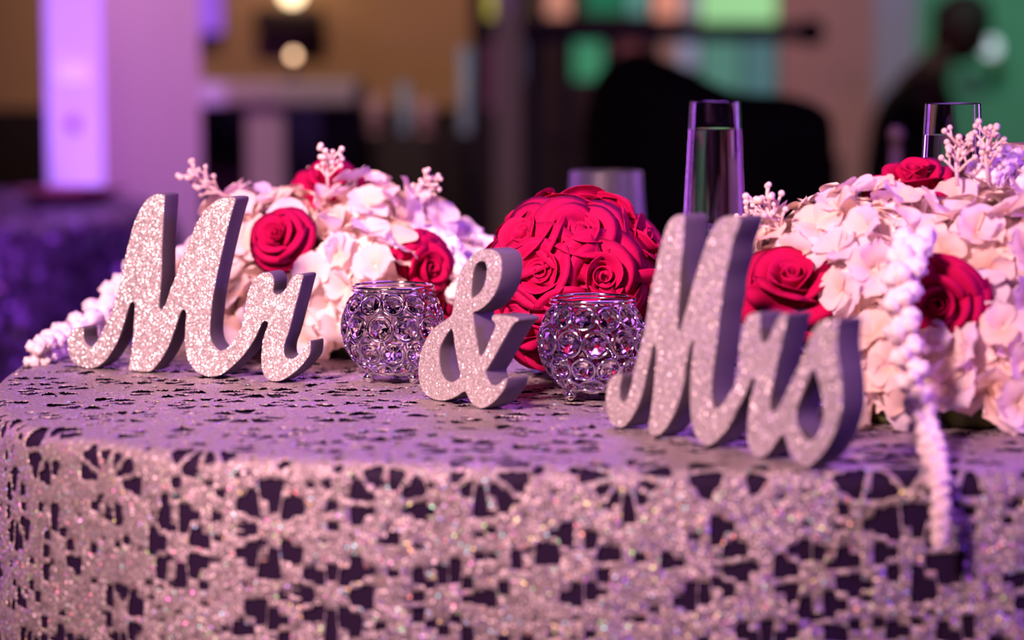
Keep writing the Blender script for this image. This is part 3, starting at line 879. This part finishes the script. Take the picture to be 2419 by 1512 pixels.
AMP_H1 = z7([(605, 173), (635, 178), (650, 215), (650, 270), (640, 330), (620, 390), (585, 440), (545, 470), (527, 478), (523, 430), (528, 350), (540, 260), (560, 205), (582, 180)])
AMP_H2 = z7([(355, 748), (368, 800), (378, 880), (395, 980), (410, 1060), (427, 1135), (410, 1165), (375, 1188), (335, 1190), (295, 1165), (265, 1110), (252, 1040), (250, 960), (258, 900), (280, 850), (310, 795), (340, 760)])
MRS = [(1451, 886), (1470, 884), (1466, 916), (1466, 940), (1475, 949), (1485, 934), (1494, 901), (1500, 871), (1509, 834), (1520, 797), (1527, 760), (1533, 720), (1540, 679), (1548, 646), (1557, 601), (1566, 564), (1575, 534), (1587, 516), (1601, 507), (1618, 510), (1617, 547), (1614, 591), (1609, 643), (1607, 687), (1603, 739), (1602, 774), (1605, 782), (1610, 773), (1618, 744), (1627, 713), (1636, 678), (1649, 635), (1662, 595), (1675, 560), (1688, 534), (1701, 517), (1723, 510), (1749, 512), (1745, 538), (1732, 573), (1725, 613), (1714, 656), (1708, 704), (1701, 748), (1697, 787), (1692, 831), (1686, 875), (1682, 918), (1684, 949), (1692, 966), (1705, 957), (1723, 931), (1738, 905), (1745, 879), (1747, 844), (1749, 809), (1756, 774), (1766, 748), (1779, 739), (1795, 740), (1797, 761), (1798, 783), (1800, 803), (1806, 811), (1813, 807), (1823, 786), (1834, 761), (1843, 745), (1851, 740), (1862, 742), (1859, 761), (1852, 792), (1845, 825), (1837, 861), (1830, 894), (1825, 922), (1821, 944), (1822, 966), (1827, 973), (1835, 968), (1846, 950), (1859, 925), (1873, 894), (1887, 867), (1901, 833), (1912, 805), (1921, 783), (1934, 764), (1954, 755), (1981, 755), (1980, 772), (1979, 792), (1979, 817), (1982, 850), (1987, 880), (1990, 911), (1991, 939), (1989, 969), (1982, 997), (1971, 1028), (1957, 1055), (1940, 1078), (1921, 1096), (1904, 1103), (1887, 1095), (1871, 1078), (1864, 1061), (1858, 1042), (1851, 1025), (1845, 1031), (1837, 1042), (1826, 1058), (1812, 1075), (1798, 1083), (1784, 1080), (1773, 1064), (1768, 1042), (1766, 1014), (1768, 986), (1772, 955), (1779, 922), (1784, 900), (1779, 893), (1773, 905), (1762, 930), (1751, 953), (1740, 973), (1729, 997), (1705, 1030), (1678, 1053), (1658, 1047), (1643, 1025), (1634, 990), (1631, 939), (1633, 888), (1637, 841), (1640, 812), (1637, 804), (1631, 822), (1621, 865), (1618, 895), (1612, 923), (1601, 960), (1587, 992), (1568, 1020), (1553, 1031), (1538, 1027), (1532, 1008), (1537, 982), (1542, 945), (1546, 908), (1549, 871), (1551, 831), (1549, 817), (1542, 824), (1537, 849), (1529, 882), (1522, 916), (1511, 953), (1496, 983), (1479, 1005), (1461, 1010), (1444, 997), (1435, 971), (1432, 942), (1436, 912), (1442, 895)]
MRS_H = zc([(655, 620), (690, 690), (715, 780), (735, 870), (745, 960), (740, 1040), (720, 1120), (690, 1180), (650, 1220), (615, 1228), (575, 1190), (540, 1125), (515, 1060), (512, 990), (530, 920), (555, 850), (580, 790), (615, 705)])
SIGN_D = 0.0195
SIGN_LIFT = 0.0025
def word_sign(name, outline, holes, bl, br, label, depth=SIGN_D):
    a, b = at_z(*bl, TOP + SIGN_LIFT), at_z(*br, TOP + SIGN_LIFT)
    tdir = (b - a); tdir.z = 0; tdir.normalize()
    nrm = tdir.cross(Vector((0, 0, 1)))
    org = (a + b) / 2
    rz = math.atan2(tdir.y, tdir.x)
    t = thing(name, org, label, 'sign', rz=rz)
    def loc(pts):
        o = []
        for x, y in pts:
            p = at_plane(x, y, org, nrm) - org
            o.append((p.dot(tdir), max(p.z, 0.0), 0))
        return catmull(o, 4, True)
    loops = [loc(outline)] + [loc(h) for h in holes]
    def build(nm, ext, bev, off, y0, mat):
        cu = bpy.data.curves.new(nm, 'CURVE')
        cu.dimensions = '2D'; cu.fill_mode = 'BOTH'
        cu.extrude = ext; cu.bevel_depth = bev; cu.bevel_resolution = 2; cu.offset = off
        for lp in loops:
            s = cu.splines.new('POLY'); s.points.add(len(lp) - 1); s.use_cyclic_u = True
            for p, v in zip(s.points, lp):
                p.co = (v.x, v.y, 0, 1)
        o = bpy.data.objects.new(nm, cu); COL.objects.link(o)
        dg = bpy.context.evaluated_depsgraph_get()
        me = bpy.data.meshes.new_from_object(o.evaluated_get(dg))
        bpy.data.objects.remove(o)
        for v in me.vertices:
            x, y, z = v.co
            v.co = (x, y0 - z, y)
        me.materials.clear()
        return mesh_obj(nm, me, mat, t)
    build('letter_body', depth / 2 - 0.0006, 0.0006, -0.0006, depth / 2, M['paint_grey'])
    g = build('glitter_face', 0.0003, 0.0, -0.0004, -0.0003, M['glitter_silver'])
    g['label'] = 'silver glitter front face'
    return t
word_sign('word_sign', MR, [], (212.7, 869.8), (655.8, 901.2), 'silver glitter script sign reading Mr standing on lace')
word_sign('word_sign', AMP, [AMP_H1, AMP_H2], (1045, 947.2), (1139.4, 965), 'silver glitter ampersand sign between two crystal candle bowls')
word_sign('word_sign', MRS, [MRS_H], (1461, 1010), (1904, 1103), 'silver glitter script sign reading Mrs standing on lace')

# ================================================================== crystal candle bowls
def ring_mesh(r, wire, seg=24, sub=6):
    bm = bmesh.new()
    add_lathe(bm, [(r + wire * math.cos(2 * math.pi * k / sub), wire * math.sin(2 * math.pi * k / sub)) for k in range(sub)], seg, closed=True)
    me = bpy.data.meshes.new('ring'); bmesh.ops.recalc_face_normals(bm, faces=bm.faces); bm.to_mesh(me); bm.free()
    me.materials.append(M['chrome']); me.shade_smooth()
    return me
def crystal_mesh(r):
    bm = bmesh.new()
    add_lathe(bm, [(0, r * 0.30), (r * 0.35, r * 0.29), (r * 0.92, r * 0.06), (r, 0.0), (r * 0.92, -r * 0.08), (0, -r * 0.62)], 8)
    me = bpy.data.meshes.new('crystal'); bmesh.ops.recalc_face_normals(bm, faces=bm.faces); bm.to_mesh(me); bm.free()
    me.materials.append(M['crystal'])
    return me
RING = {s: ring_mesh(s, 0.00095) for s in (0.0089, 0.0099)}
CRY = {s: crystal_mesh(s * 0.84) for s in (0.0089, 0.0099)}
def candle_bowl(px, Y, rot, label):
    p = at_y(px, 800, Y)
    zb = TOP + 0.0015
    t = thing('candle_bowl', (p.x, Y, zb), label, 'candle holder', 'crystal candle bowls', rz=rot)
    r = 0.0405; cz = 0.0100 + 0.0345
    def ring(z, rr, wire, nm):
        bm = bmesh.new()
        add_lathe(bm, [(rr + wire * math.cos(2 * math.pi * k / 8), z + wire * math.sin(2 * math.pi * k / 8)) for k in range(8)], 56, closed=True)
        return bm_obj(nm, bm, M['chrome'], t, True)
    lat_top = math.asin(0.0318 / r)
    ring(cz + 0.0335, 0.0325, 0.0011, 'rim')
    ring(cz + 0.0305, 0.0335, 0.0007, 'collar')
    bm = bmesh.new(); add_lathe(bm, [(0, 0.0085), (0.0235, 0.0085), (0.0245, 0.0098), (0.0235, 0.0115), (0, 0.0115)], 40); bm_obj('base_plate', bm, M['chrome'], t, True)
    for lat, n, s, o in ((31, 12, 0.0089, 0.0), (3.5, 12, 0.0099, 0.5), (-25, 12, 0.0089, 0.0), (-51, 9, 0.0089, 0.25)):
        for k in range(n):
            a = 2 * math.pi * (k + o) / n
            d = Vector((math.cos(a) * math.cos(R(lat)), math.sin(a) * math.cos(R(lat)), math.sin(R(lat))))
            q = bpy.data.objects.new('crystal_ring', RING[s]); link(q, t)
            q.location = Vector((0, 0, cz)) + d * r
            q.rotation_euler = aim_z(d)
            c = bpy.data.objects.new('crystal', CRY[s]); link(c, q)
    for k in range(3):
        a = 2 * math.pi * k / 3 + R(200)
        bm = bmesh.new()
        bmesh.ops.create_uvsphere(bm, u_segments=16, v_segments=10, radius=0.0046, matrix=Matrix.Translation((0.0215 * math.cos(a), 0.0215 * math.sin(a), 0.0046)))
        bm_obj('foot', bm, M['chrome'], t, True)
    return t
candle_bowl(929, 1.945, 0.05, 'crystal candle bowl in front of the white flowers')
candle_bowl(1400, 1.845, 0.3, 'crystal candle bowl in front of the red rose ball')

# ================================================================== glasses
def flute(px, Y, h, rim, bot, bowl_z, fill, label):
    p = at_y(px, 300, Y)
    t = thing('champagne_flute', (p.x, Y, TOP + 0.0012), label, 'glass', 'champagne flutes')
    rr, rb, th = rim / 2, bot / 2, 0.0011
    bm = bmesh.new()
    out = [(rr, h), (rr + (rb - rr) * 0.5, (h + bowl_z) / 2 + 0.006), (rb, bowl_z + 0.012), (rb * 0.93, bowl_z + 0.004), (rb * 0.6, bowl_z - 0.004)]
    inn = [(rb * 0.55, bowl_z + 0.006), (rb * 0.86, bowl_z + 0.010), (rb - th, bowl_z + 0.016), (rr + (rb - rr) * 0.5 - th, (h + bowl_z) / 2 + 0.006), (rr - th, h)]
    add_lathe(bm, dense([(0, bowl_z - 0.007)] + out[::-1] + [(rr - th / 2, h + 0.0006)] + inn[::-1] + [(0, bowl_z + 0.005)]), 64)
    bm_obj('bowl', bm, M['glass'], t, True)
    zf = h - fill
    k = (h - zf) / (h - bowl_z)
    rf = rr + (rb - rr) * k - th + 0.0003
    bm = bmesh.new(); add_lathe(bm, dense([(0, bowl_z + 0.0045), (rb * 0.555, bowl_z + 0.0056), (rb * 0.865, bowl_z + 0.0096), (rb - th + 0.0003, bowl_z + 0.0158), (rr + (rb - rr) * 0.5 - th + 0.0003, (h + bowl_z) / 2 + 0.006), (rf, zf), (0, zf)]), 64)
    bm_obj('champagne', bm, M['champagne'], t, True)
    bm = bmesh.new(); add_lathe(bm, [(0, 0), (0.031, 0), (0.031, 0.0015), (0.012, 0.004), (0.0042, 0.012), (0.0036, bowl_z * 0.5), (0.005, bowl_z - 0.006), (0, bowl_z - 0.006)], 32)
    bm_obj('stem', bm, M['glass'], t, True)
    return t
flute(1689, 2.15, 0.2225, 0.0440, 0.0545, 0.100, 0.0240, 'champagne flute between the red rose ball and the white flowers')
flute(2250, 1.965, 0.2245, 0.0450, 0.0555, 0.100, 0.0250, 'champagne flute half hidden behind the tall white flowers')
p = at_y(1432, 420, 2.42)
t = thing('water_goblet', (p.x, 2.42, TOP + 0.0012), 'squat clear water glass behind the red rose ball', 'glass')
h = at_y(1432, 404, 2.42).z - TOP - 0.001
bm = bmesh.new(); add_lathe(bm, dense([(0, 0.058), (0.022, 0.060), (0.036, 0.074), (0.0405, 0.095), (0.0365, h), (0.0353, h), (0.0392, 0.095), (0.035, 0.076), (0.02, 0.063), (0, 0.062)]), 48); bm_obj('bowl', bm, M['frosted'], t, True)
bm = bmesh.new(); add_lathe(bm, [(0, 0), (0.034, 0), (0.034, 0.002), (0.007, 0.007), (0.005, 0.03), (0.008, 0.057), (0, 0.057)], 32); bm_obj('stem', bm, M['glass'], t, True)

# ================================================================== flowers
def petal_sheet(name, ring, mat, nu=11, nv=9, thick=0.0009):
    """closed shell of one rose petal; ring = (rb, rt, z0, zt, half angle, curl, point)"""
    rb, rt, z0, zt, wa, curl, point = ring
    top, bot = [], []
    for iv in range(nv):
        v = iv / (nv - 1)
        for iu in range(nu):
            u = -1 + 2 * iu / (nu - 1)
            wid = wa * (0.55 + 0.45 * math.sin(min(1, v * 1.25) * math.pi / 2))
            a = u * wid
            r = rb + (rt - rb) * v ** 1.25 + 0.0016 * u
            z = z0 + zt * v * (1 - 0.26 * u * u + point * (1 - abs(u)))
            kv = max(0, (v - 0.66) / 0.34); ku = max(0, (abs(u) - 0.70) / 0.30)
            k = max(kv, ku * min(1, v * 1.6))
            r += curl * k ** 2
            z -= curl * 0.75 * k ** 2.2
            z += 0.0006 * math.sin(u * 7 + v * 5)
            p = Vector((r * math.cos(a), r * math.sin(a), z))
            inn = Vector((math.cos(a), math.sin(a), 0.3)).normalized() * thick
            top.append(p); bot.append(p - inn)
    nv_ = nu * nv
    verts = top + bot
    faces = []
    for iv in range(nv - 1):
        for iu in range(nu - 1):
            i = iv * nu + iu
            faces.append((i, i + 1, i + nu + 1, i + nu)); faces.append((nv_ + i, nv_ + i + nu, nv_ + i + nu + 1, nv_ + i + 1))
    rim = [i for i in range(nu)] + [nu - 1 + nu * k for k in range(1, nv)] + [nv_ - 1 - k for k in range(1, nu)] + [nu * k for k in range(nv - 2, 0, -1)]
    for a, b in zip(rim, rim[1:] + rim[:1]):
        faces.append((b, a, nv_ + a, nv_ + b))
    me = bpy.data.meshes.new(name)
    me.from_pydata(verts, [], faces)
    bm = bmesh.new(); bm.from_mesh(me); bmesh.ops.recalc_face_normals(bm, faces=bm.faces); bm.to_mesh(me); bm.free()
    me.materials.append(mat); me.shade_smooth()
    return me
def bud_mesh(mat):
    bm = bmesh.new()
    nu, nv = 60, 6
    g = []
    for iu in range(nu):
        a = iu / (nu - 1) * 2 * math.pi * 2.1
        f = iu / (nu - 1)
        for side in (0, 1):
            g.append([bm.verts.new(((0.0022 + 0.0085 * f + 0.0007 * side) * (0.55 + 0.5 * v / (nv - 1)) * math.cos(a), (0.0022 + 0.0085 * f + 0.0007 * side) * (0.55 + 0.5 * v / (nv - 1)) * math.sin(a), 0.006 + (0.024 - 0.004 * f + 0.0015 * math.sin(a * 1.5)) * v / (nv - 1))) for v in range(nv)])
    for i in range(0, len(g) - 2, 2):
        for v in range(nv - 1):
            bm.faces.new((g[i][v], g[i + 2][v], g[i + 2][v + 1], g[i][v + 1]))
            bm.faces.new((g[i + 1][v], g[i + 1][v + 1], g[i + 3][v + 1], g[i + 3][v]))
        bm.faces.new((g[i][nv - 1], g[i + 2][nv - 1], g[i + 3][nv - 1], g[i + 1][nv - 1]))
    add_lathe(bm, [(0, -0.012), (0.008, -0.010), (0.016, 0.0), (0.014, 0.008), (0, 0.012)], 16)
    me = bpy.data.meshes.new('rose'); bmesh.ops.recalc_face_normals(bm, faces=bm.faces); bm.to_mesh(me); bm.free()
    me.materials.append(mat); me.shade_smooth()
    return me
RINGS = [(0.0070, 0.0145, 0.002, 0.0300, R(80), 0.0020, 0.04, 3), (0.0095, 0.0215, 0.000, 0.0300, R(74), 0.0060, 0.10, 3),
         (0.0120, 0.0290, -0.003, 0.0265, R(62), 0.0085, 0.22, 4), (0.0140, 0.0365, -0.005, 0.0190, R(56), 0.0095, 0.30, 4)]
PET = {}
for mk in ('rose', 'rose_soft'):
    PET[mk] = ([petal_sheet('petal', r[:7], M[mk]) for r in RINGS], bud_mesh(M[mk]))
def rose(parent, pos, d, scale, mk='rose', roll=None):
    meshes, bud = PET[mk]
    o = bpy.data.objects.new('rose', bud); link(o, parent)
    o.location = pos; o.scale = (scale,) * 3
    o.rotation_euler = aim_z(d, random.uniform(0, 6.28) if roll is None else roll)
    for k, (me, r) in enumerate(zip(meshes, RINGS)):
        a0 = random.uniform(0, 6.28)
        for i in range(r[7]):
            q = bpy.data.objects.new('petal', me); link(q, o)
            q.rotation_euler = (random.uniform(-.05, .05), random.uniform(-.07, .09) if k < 2 else random.uniform(-.04, .26), a0 + 2 * math.pi * i / r[7] + random.uniform(-.12, .12))
            q.scale = (1, 1, random.uniform(0.92, 1.08))
    return o

# --- red rose ball
BC = at_y(1357, 688, 1.975)
ball = thing('rose_ball', (BC.x, BC.y, TOP + 0.001), 'round ball bouquet of crimson foam roses on the lace', 'bouquet')
ctr = Vector((0, 0, BC.z - TOP + 0.004))
bm = bmesh.new(); bmesh.ops.create_icosphere(bm, subdivisions=3, radius=0.050, matrix=Matrix.Translation(ctr)); bm_obj('foam_core', bm, M['rose'], ball, True)
def on_ball(px, py):
    """outward direction on the ball whose picture is at px,py (front half)"""
    d = ray(px, py).normalized(); oc = CAM - BC
    b = oc.dot(d); rad = 0.078
    disc = b * b - (oc.dot(oc) - rad * rad)
    if disc < 0:
        return (CAM + d * (-b) - BC).normalized()
    return (CAM + d * (-b - math.sqrt(disc)) - BC).normalized()
dirs = [on_ball(*p) for p in ((1430, 665), (1268, 655), (1372, 548), (1222, 560), (1535, 560), (1345, 775), (1530, 770), (1215, 770), (1440, 870), (1290, 880))]
dirs += [Vector((-0.55, 0.25, 0.80)), Vector((-0.02, 0.35, 0.95)), Vector((0.50, 0.35, 0.80)), Vector((-0.9, 0.3, 0.25)), Vector((0.92, 0.3, 0.2)), Vector((0, 0.95, 0.35)), Vector((-0.6, 0.8, -0.1)), Vector((0.6, 0.8, -0.1))]
for d in dirs:
    d = Vector(d).normalized()
    d.z = max(d.z, -0.5); d.normalize()
    rose(ball, ctr + d * 0.0450, d, 1.08, 'rose')

# --- white arrangements
def floret_petal():
    nu, nv = 8, 10
    verts, faces = [], []
    for iv in range(nv):
        v = iv / (nv - 1)
        wv = 0.0118 * (math.sqrt(max(0.02, 1 - ((v - 0.58) / 0.425) ** 2)) if v > 0.58 else 0.22 + 0.78 * math.sin(math.pi / 2 * v / 0.58))
        for iu in range(nu):
            u = -1 + 2 * iu / (nu - 1)
            x = 0.0012 + 0.0195 * v - 0.0016 * u * u * v
            verts.append((x, wv * u, 0.004 * math.sin(v * 2.2) + 0.0024 * u * u - 0.003 * v * v + 0.0006 * math.sin(u * 5 + v * 6)))
    for iv in range(nv - 1):
        for iu in range(nu - 1):
            i = iv * nu + iu
            faces.append((i, i + 1, i + nu + 1, i + nu))
    me = bpy.data.meshes.new('petal'); me.from_pydata(verts, [], faces)
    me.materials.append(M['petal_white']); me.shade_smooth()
    return me
FP = floret_petal()
bm = bmesh.new(); bmesh.ops.create_icosphere(bm, subdivisions=2, radius=0.0022, matrix=Matrix.Diagonal((1, 1, 0.7, 1)))
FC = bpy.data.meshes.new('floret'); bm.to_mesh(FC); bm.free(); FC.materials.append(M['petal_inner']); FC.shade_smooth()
def floret(parent, pos, d, s):
    o = bpy.data.objects.new('floret', FC); link(o, parent)
    o.location = pos; o.scale = (s,) * 3
    o.rotation_euler = aim_z(d, random.uniform(0, 6.28))
    for k in range(4):
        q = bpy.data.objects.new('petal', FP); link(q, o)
        q.rotation_euler = (random.uniform(-.3, .3), random.uniform(-.62, .10), k * math.pi / 2 + random.uniform(-.12, .12))
        q.location = (0, 0, 0.0006 * k)
        q.scale = (random.uniform(.92, 1.1), random.uniform(.95, 1.12), 1)
    return o
pv = np.array([v.co[:] for v in FP.vertices]); pf = [tuple(p.vertices) for p in FP.polygons]
def filler(parent, items):
    """inner florets too hidden to pick apart, one mesh"""
    V_, F_ = [], []
    for pos, d, s in items:
        mt = Matrix.Translation(pos) @ aim_z(d, random.uniform(0, 6.28)).to_matrix().to_4x4() @ Matrix.Scale(s, 4)
        for k in range(4):
            m2 = mt @ Matrix.Rotation(k * math.pi / 2, 4, 'Z') @ Matrix.Rotation(random.uniform(-.4, .1), 4, 'Y')
            b = len(V_)
            V_ += [m2 @ Vector(p) for p in pv]
            F_ += [tuple(i + b for i in f) for f in pf]
    me = bpy.data.meshes.new('inner_florets'); me.from_pydata(V_, [], F_)
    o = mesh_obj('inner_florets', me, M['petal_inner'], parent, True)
    o['kind'] = 'stuff'
def sprig(parent, base, tip, n=9, s=1.0):
    """little branching spray with bead tips"""
    bm = bmesh.new()
    base, tip = Vector(base), Vector(tip)
    ax = (tip - base); ln = ax.length; ax.normalize()
    side = ax.cross(Vector((0, 1, 0.2))).normalized(); sd2 = ax.cross(side)
    add_tube(bm, [base, base.lerp(tip, 0.5) + side * 0.002, tip], [0.0014 * s, 0.0011 * s, 0.0008 * s], 6)
    o = bm_obj('sprig', bm, M['sprig'], parent, True)
    tips = [tip]
    bm = bmesh.new()
    for k in range(n):
        f = 0.25 + 0.7 * k / n
        a = k * 2.4 + random.uniform(-.3, .3)
        d = (side * math.cos(a) + sd2 * math.sin(a) * 0.7) * 0.75 + ax * 0.7
        p0 = base.lerp(tip, f)
        p1 = p0 + d.normalized() * random.uniform(0.010, 0.016) * s
        add_tube(bm, [p0, p0.lerp(p1, 0.6) + ax * 0.001, p1], [0.0010 * s, 0.0009 * s, 0.0008 * s], 5)
        tips.append(p1)
        p2 = p0.lerp(p1, 0.55) + (side * math.sin(a) + ax).normalized() * 0.007 * s
        add_tube(bm, [p0.lerp(p1, 0.5), p2], 0.0007 * s, 5)
        tips.append(p2)
    bm_obj('twigs', bm, M['sprig'], o, True)
    bm = bmesh.new()
    for p in tips:
        bmesh.ops.create_icosphere(bm, subdivisions=2, radius=random.uniform(0.0017, 0.0024) * s, matrix=Matrix.Translation(p))
    bm_obj('beads', bm, M['sprig'], o, True)
    return o
bm = bmesh.new(); bmesh.ops.create_icosphere(bm, subdivisions=3, radius=1.0)
for v in bm.verts:
    nrm = v.co.normalized()
    v.co = nrm * (1 + 0.34 * noise.noise(nrm * 2.3) + 0.28 * noise.noise(nrm * 4.6))
BLO = bpy.data.meshes.new('blossom'); bm.to_mesh(BLO); bm.free(); BLO.materials.append(M['blossom']); BLO.shade_smooth()
def tassel(parent, pts, r0, r1, step=0.22, jitter=0.60):
    path = catmull([Vector(p) for p in pts], 24)
    L = [0]
    for a, b in zip(path[:-1], path[1:]):
        L.append(L[-1] + (b - a).length)
    bm = bmesh.new(); add_tube(bm, path[::6] + [path[-1]], 0.0012, 6); o = bm_obj('tassel', bm, M['blossom'], parent, True)
    s = 0.0; k = 0
    while s < L[-1]:
        f = s / L[-1]
        r = r0 + (r1 - r0) * f
        i = next(i for i in range(len(L)) if L[i] >= s)
        a = k * 2.4
        q = bpy.data.objects.new('blossom', BLO); link(q, o)
        off = Vector((math.cos(a), math.sin(a) * 0.8, math.sin(a * 1.3))) * r * jitter
        q.location = path[i] + off
        sc = r * random.uniform(0.46, 0.62)
        q.scale = (sc * random.uniform(.9, 1.1), sc * random.uniform(.9, 1.1), sc)
        q.rotation_euler = (random.uniform(0, 6), random.uniform(0, 6), random.uniform(0, 6))
        s += r * step; k += 1
    return o

def arrangement(root_px, label, heads, roses, sprigs, tassels, core, nlimit=75, fl=1.0):
    base = at_z(*root_px, TOP + 0.001)
    t = thing('flower_arrangement', base, label, 'flowers')
    def L(px, py, Y):
        return at_y(px, py, Y) - base
    C0 = Vector(core[0]) - base
    rp = [(L(*r[:3]), r) for r in roses]
    cand, fill = [], []
    for px, py, Y, rad in heads:
        c = L(px, py, Y)
        nn = max(8, int(4 * math.pi * rad * rad / 0.00085))
        off = random.uniform(0, 6.28)
        for i in range(nn):
            z = 1 - 2 * (i + 0.5) / nn
            a = i * 2.39996 + off
            d = Vector((math.sqrt(1 - z * z) * math.cos(a), math.sqrt(1 - z * z) * math.sin(a), z))
            pos = c + d * rad
            if pos.z < 0.016:
                continue
            # inside another head or in a rose: drop
            if any((pos - L(*h[:3])).length < h[3] * 0.80 for h in heads):
                continue
            if any((pos - q).length < 0.030 * r[4] + 0.004 and (pos - q).dot((CAM - base) - q) > -0.01 for q, r in rp):
                continue
            toC = ((CAM - base) - pos).normalized()
            cand.append((d.dot(toC) + 0.25 * d.z, pos, d))
            fill.append((pos - d * 0.013, (d + Vector((random.uniform(-.3, .3),) * 3)).normalized(), 1.0))
    cand.sort(key=lambda c: -c[0])
    for sc_, pos, d in cand[:nlimit]:
        floret(t, pos, (d + Vector((random.uniform(-.3, .3), random.uniform(-.3, .3), random.uniform(-.2, .3)))).normalized(), fl * random.uniform(0.92, 1.12))
    fill += [(p_, d_, 1.1) for _, p_, d_ in cand[nlimit:]]
    filler(t, fill)
    bm = bmesh.new()
    for px, py, Y, rad in heads:
        c = L(px, py, Y)
        g = bmesh.ops.create_icosphere(bm, subdivisions=2, radius=rad * 0.62, matrix=Matrix.Translation(c))
        for v in g['verts']:
            v.co.z = max(v.co.z, 0.002)
    bm_obj('foam_core', bm, M['leafgreen'], t, True)
    for px, py, Y, d, s in roses:
        rose(t, L(px, py, Y), d, s, 'rose_soft')
    for (b0, b1, b2), (t0, t1, t2), s in sprigs:
        sprig(t, L(b0, b1, b2), L(t0, t1, t2), s=s)
    for pts, r0, r1 in tassels:
        tassel(t, [L(*p) for p in pts], r0, r1)
    return t

arrangement((800, 832), 'low white flower arrangement with crimson roses behind the Mr sign',
    heads=[(590, 565, 2.19, .040), (700, 560, 2.16, .036), (870, 550, 2.17, .045), (985, 565, 2.20, .032), (560, 655, 2.20, .042),
           (650, 745, 2.13, .036), (760, 660, 2.12, .042), (890, 655, 2.11, .043), (800, 800, 2.12, .044), (905, 775, 2.13, .042), (1010, 640, 2.20, .038), (680, 850, 2.15, .035), (1050, 610, 2.24, .030), (530, 780, 2.21, .040)],
    roses=[(668, 568, 2.105, Vector((-0.35, -0.85, 0.45)), 0.68), (985, 640, 2.105, Vector((0.65, -0.70, 0.15)), 0.80), (780, 452, 2.19, Vector((0.05, -0.55, 0.85)), 0.8), (1040, 720, 2.13, Vector((0.6, -0.8, 0.0)), 0.8)],
    sprigs=[((545, 470, 2.17), (450, 405, 2.16), 1.15), ((775, 440, 2.12), (780, 370, 2.12), 1.1), ((970, 480, 2.16), (1018, 425, 2.15), 1.0), ((765, 450, 2.22), (722, 412, 2.24), 0.9)],
    tassels=[([(420, 600, 2.22), (330, 650, 2.20), (255, 725, 2.17), (160, 797, 2.12), (80, 841, 2.05)], .020, .009),
             ([(1000, 520, 2.22), (1070, 545, 2.23), (1130, 575, 2.22), (1150, 650, 2.18)], .016, .010),
             ([(960, 560, 2.16), (1040, 575, 2.14), (1075, 640, 2.12), (1085, 720, 2.10)], .016, .011),
             ([(1000, 545, 2.18), (1070, 600, 2.17), (1100, 680, 2.15)], .016, .011)],
    core=(at_y(800, 700, 2.16), 0))
arrangement((2230, 960), 'tall white flower arrangement with crimson roses behind the Mrs sign',
    heads=[(1895, 618, 1.82, .036), (1985, 598, 1.83, .040), (2085, 585, 1.80, .044), (2205, 568, 1.83, .042), (2320, 555, 1.83, .044), (2392, 450, 1.86, .026), (2290, 640, 1.78, .044), (2400, 620, 1.77, .045),
           (2040, 680, 1.78, .040), (2110, 850, 1.745, .040), (2200, 880, 1.72, .042), (2330, 820, 1.72, .046), (2300, 960, 1.71, .040), (2420, 950, 1.71, .044), (1850, 650, 1.84, .026), (2010, 800, 1.79, .040), (2140, 700, 1.78, .04), (2110, 970, 1.73, .036)],
    roses=[(1872, 705, 1.775, Vector((-0.10, -0.62, 0.78)), 1.02), (2228, 715, 1.705, Vector((-0.35, -0.92, 0.0)), 0.78), (2160, 462, 1.83, Vector((-0.1, -0.3, 0.95)), 0.85)],
    sprigs=[((1865, 570, 1.80), (1800, 470, 1.79), 1.25), ((2262, 440, 1.79), (2268, 335, 1.79), 1.15), ((2335, 430, 1.79), (2335, 312, 1.79), 1.1), ((1840, 530, 1.82), (1775, 500, 1.83), 1.0)],
    tassels=[([(2160, 560, 1.69), (2135, 640, 1.66), (2130, 740, 1.64), (2148, 860, 1.62), (2175, 980, 1.595), (2205, 1072, 1.548), (2222, 1170, 1.50), (2218, 1290, 1.492)], .0135, .0050),
             ([(2330, 430, 1.80), (2375, 370, 1.82), (2405, 420, 1.82), (2415, 520, 1.81)], .013, .009)],
    core=(at_y(2200, 800, 1.75), 0))
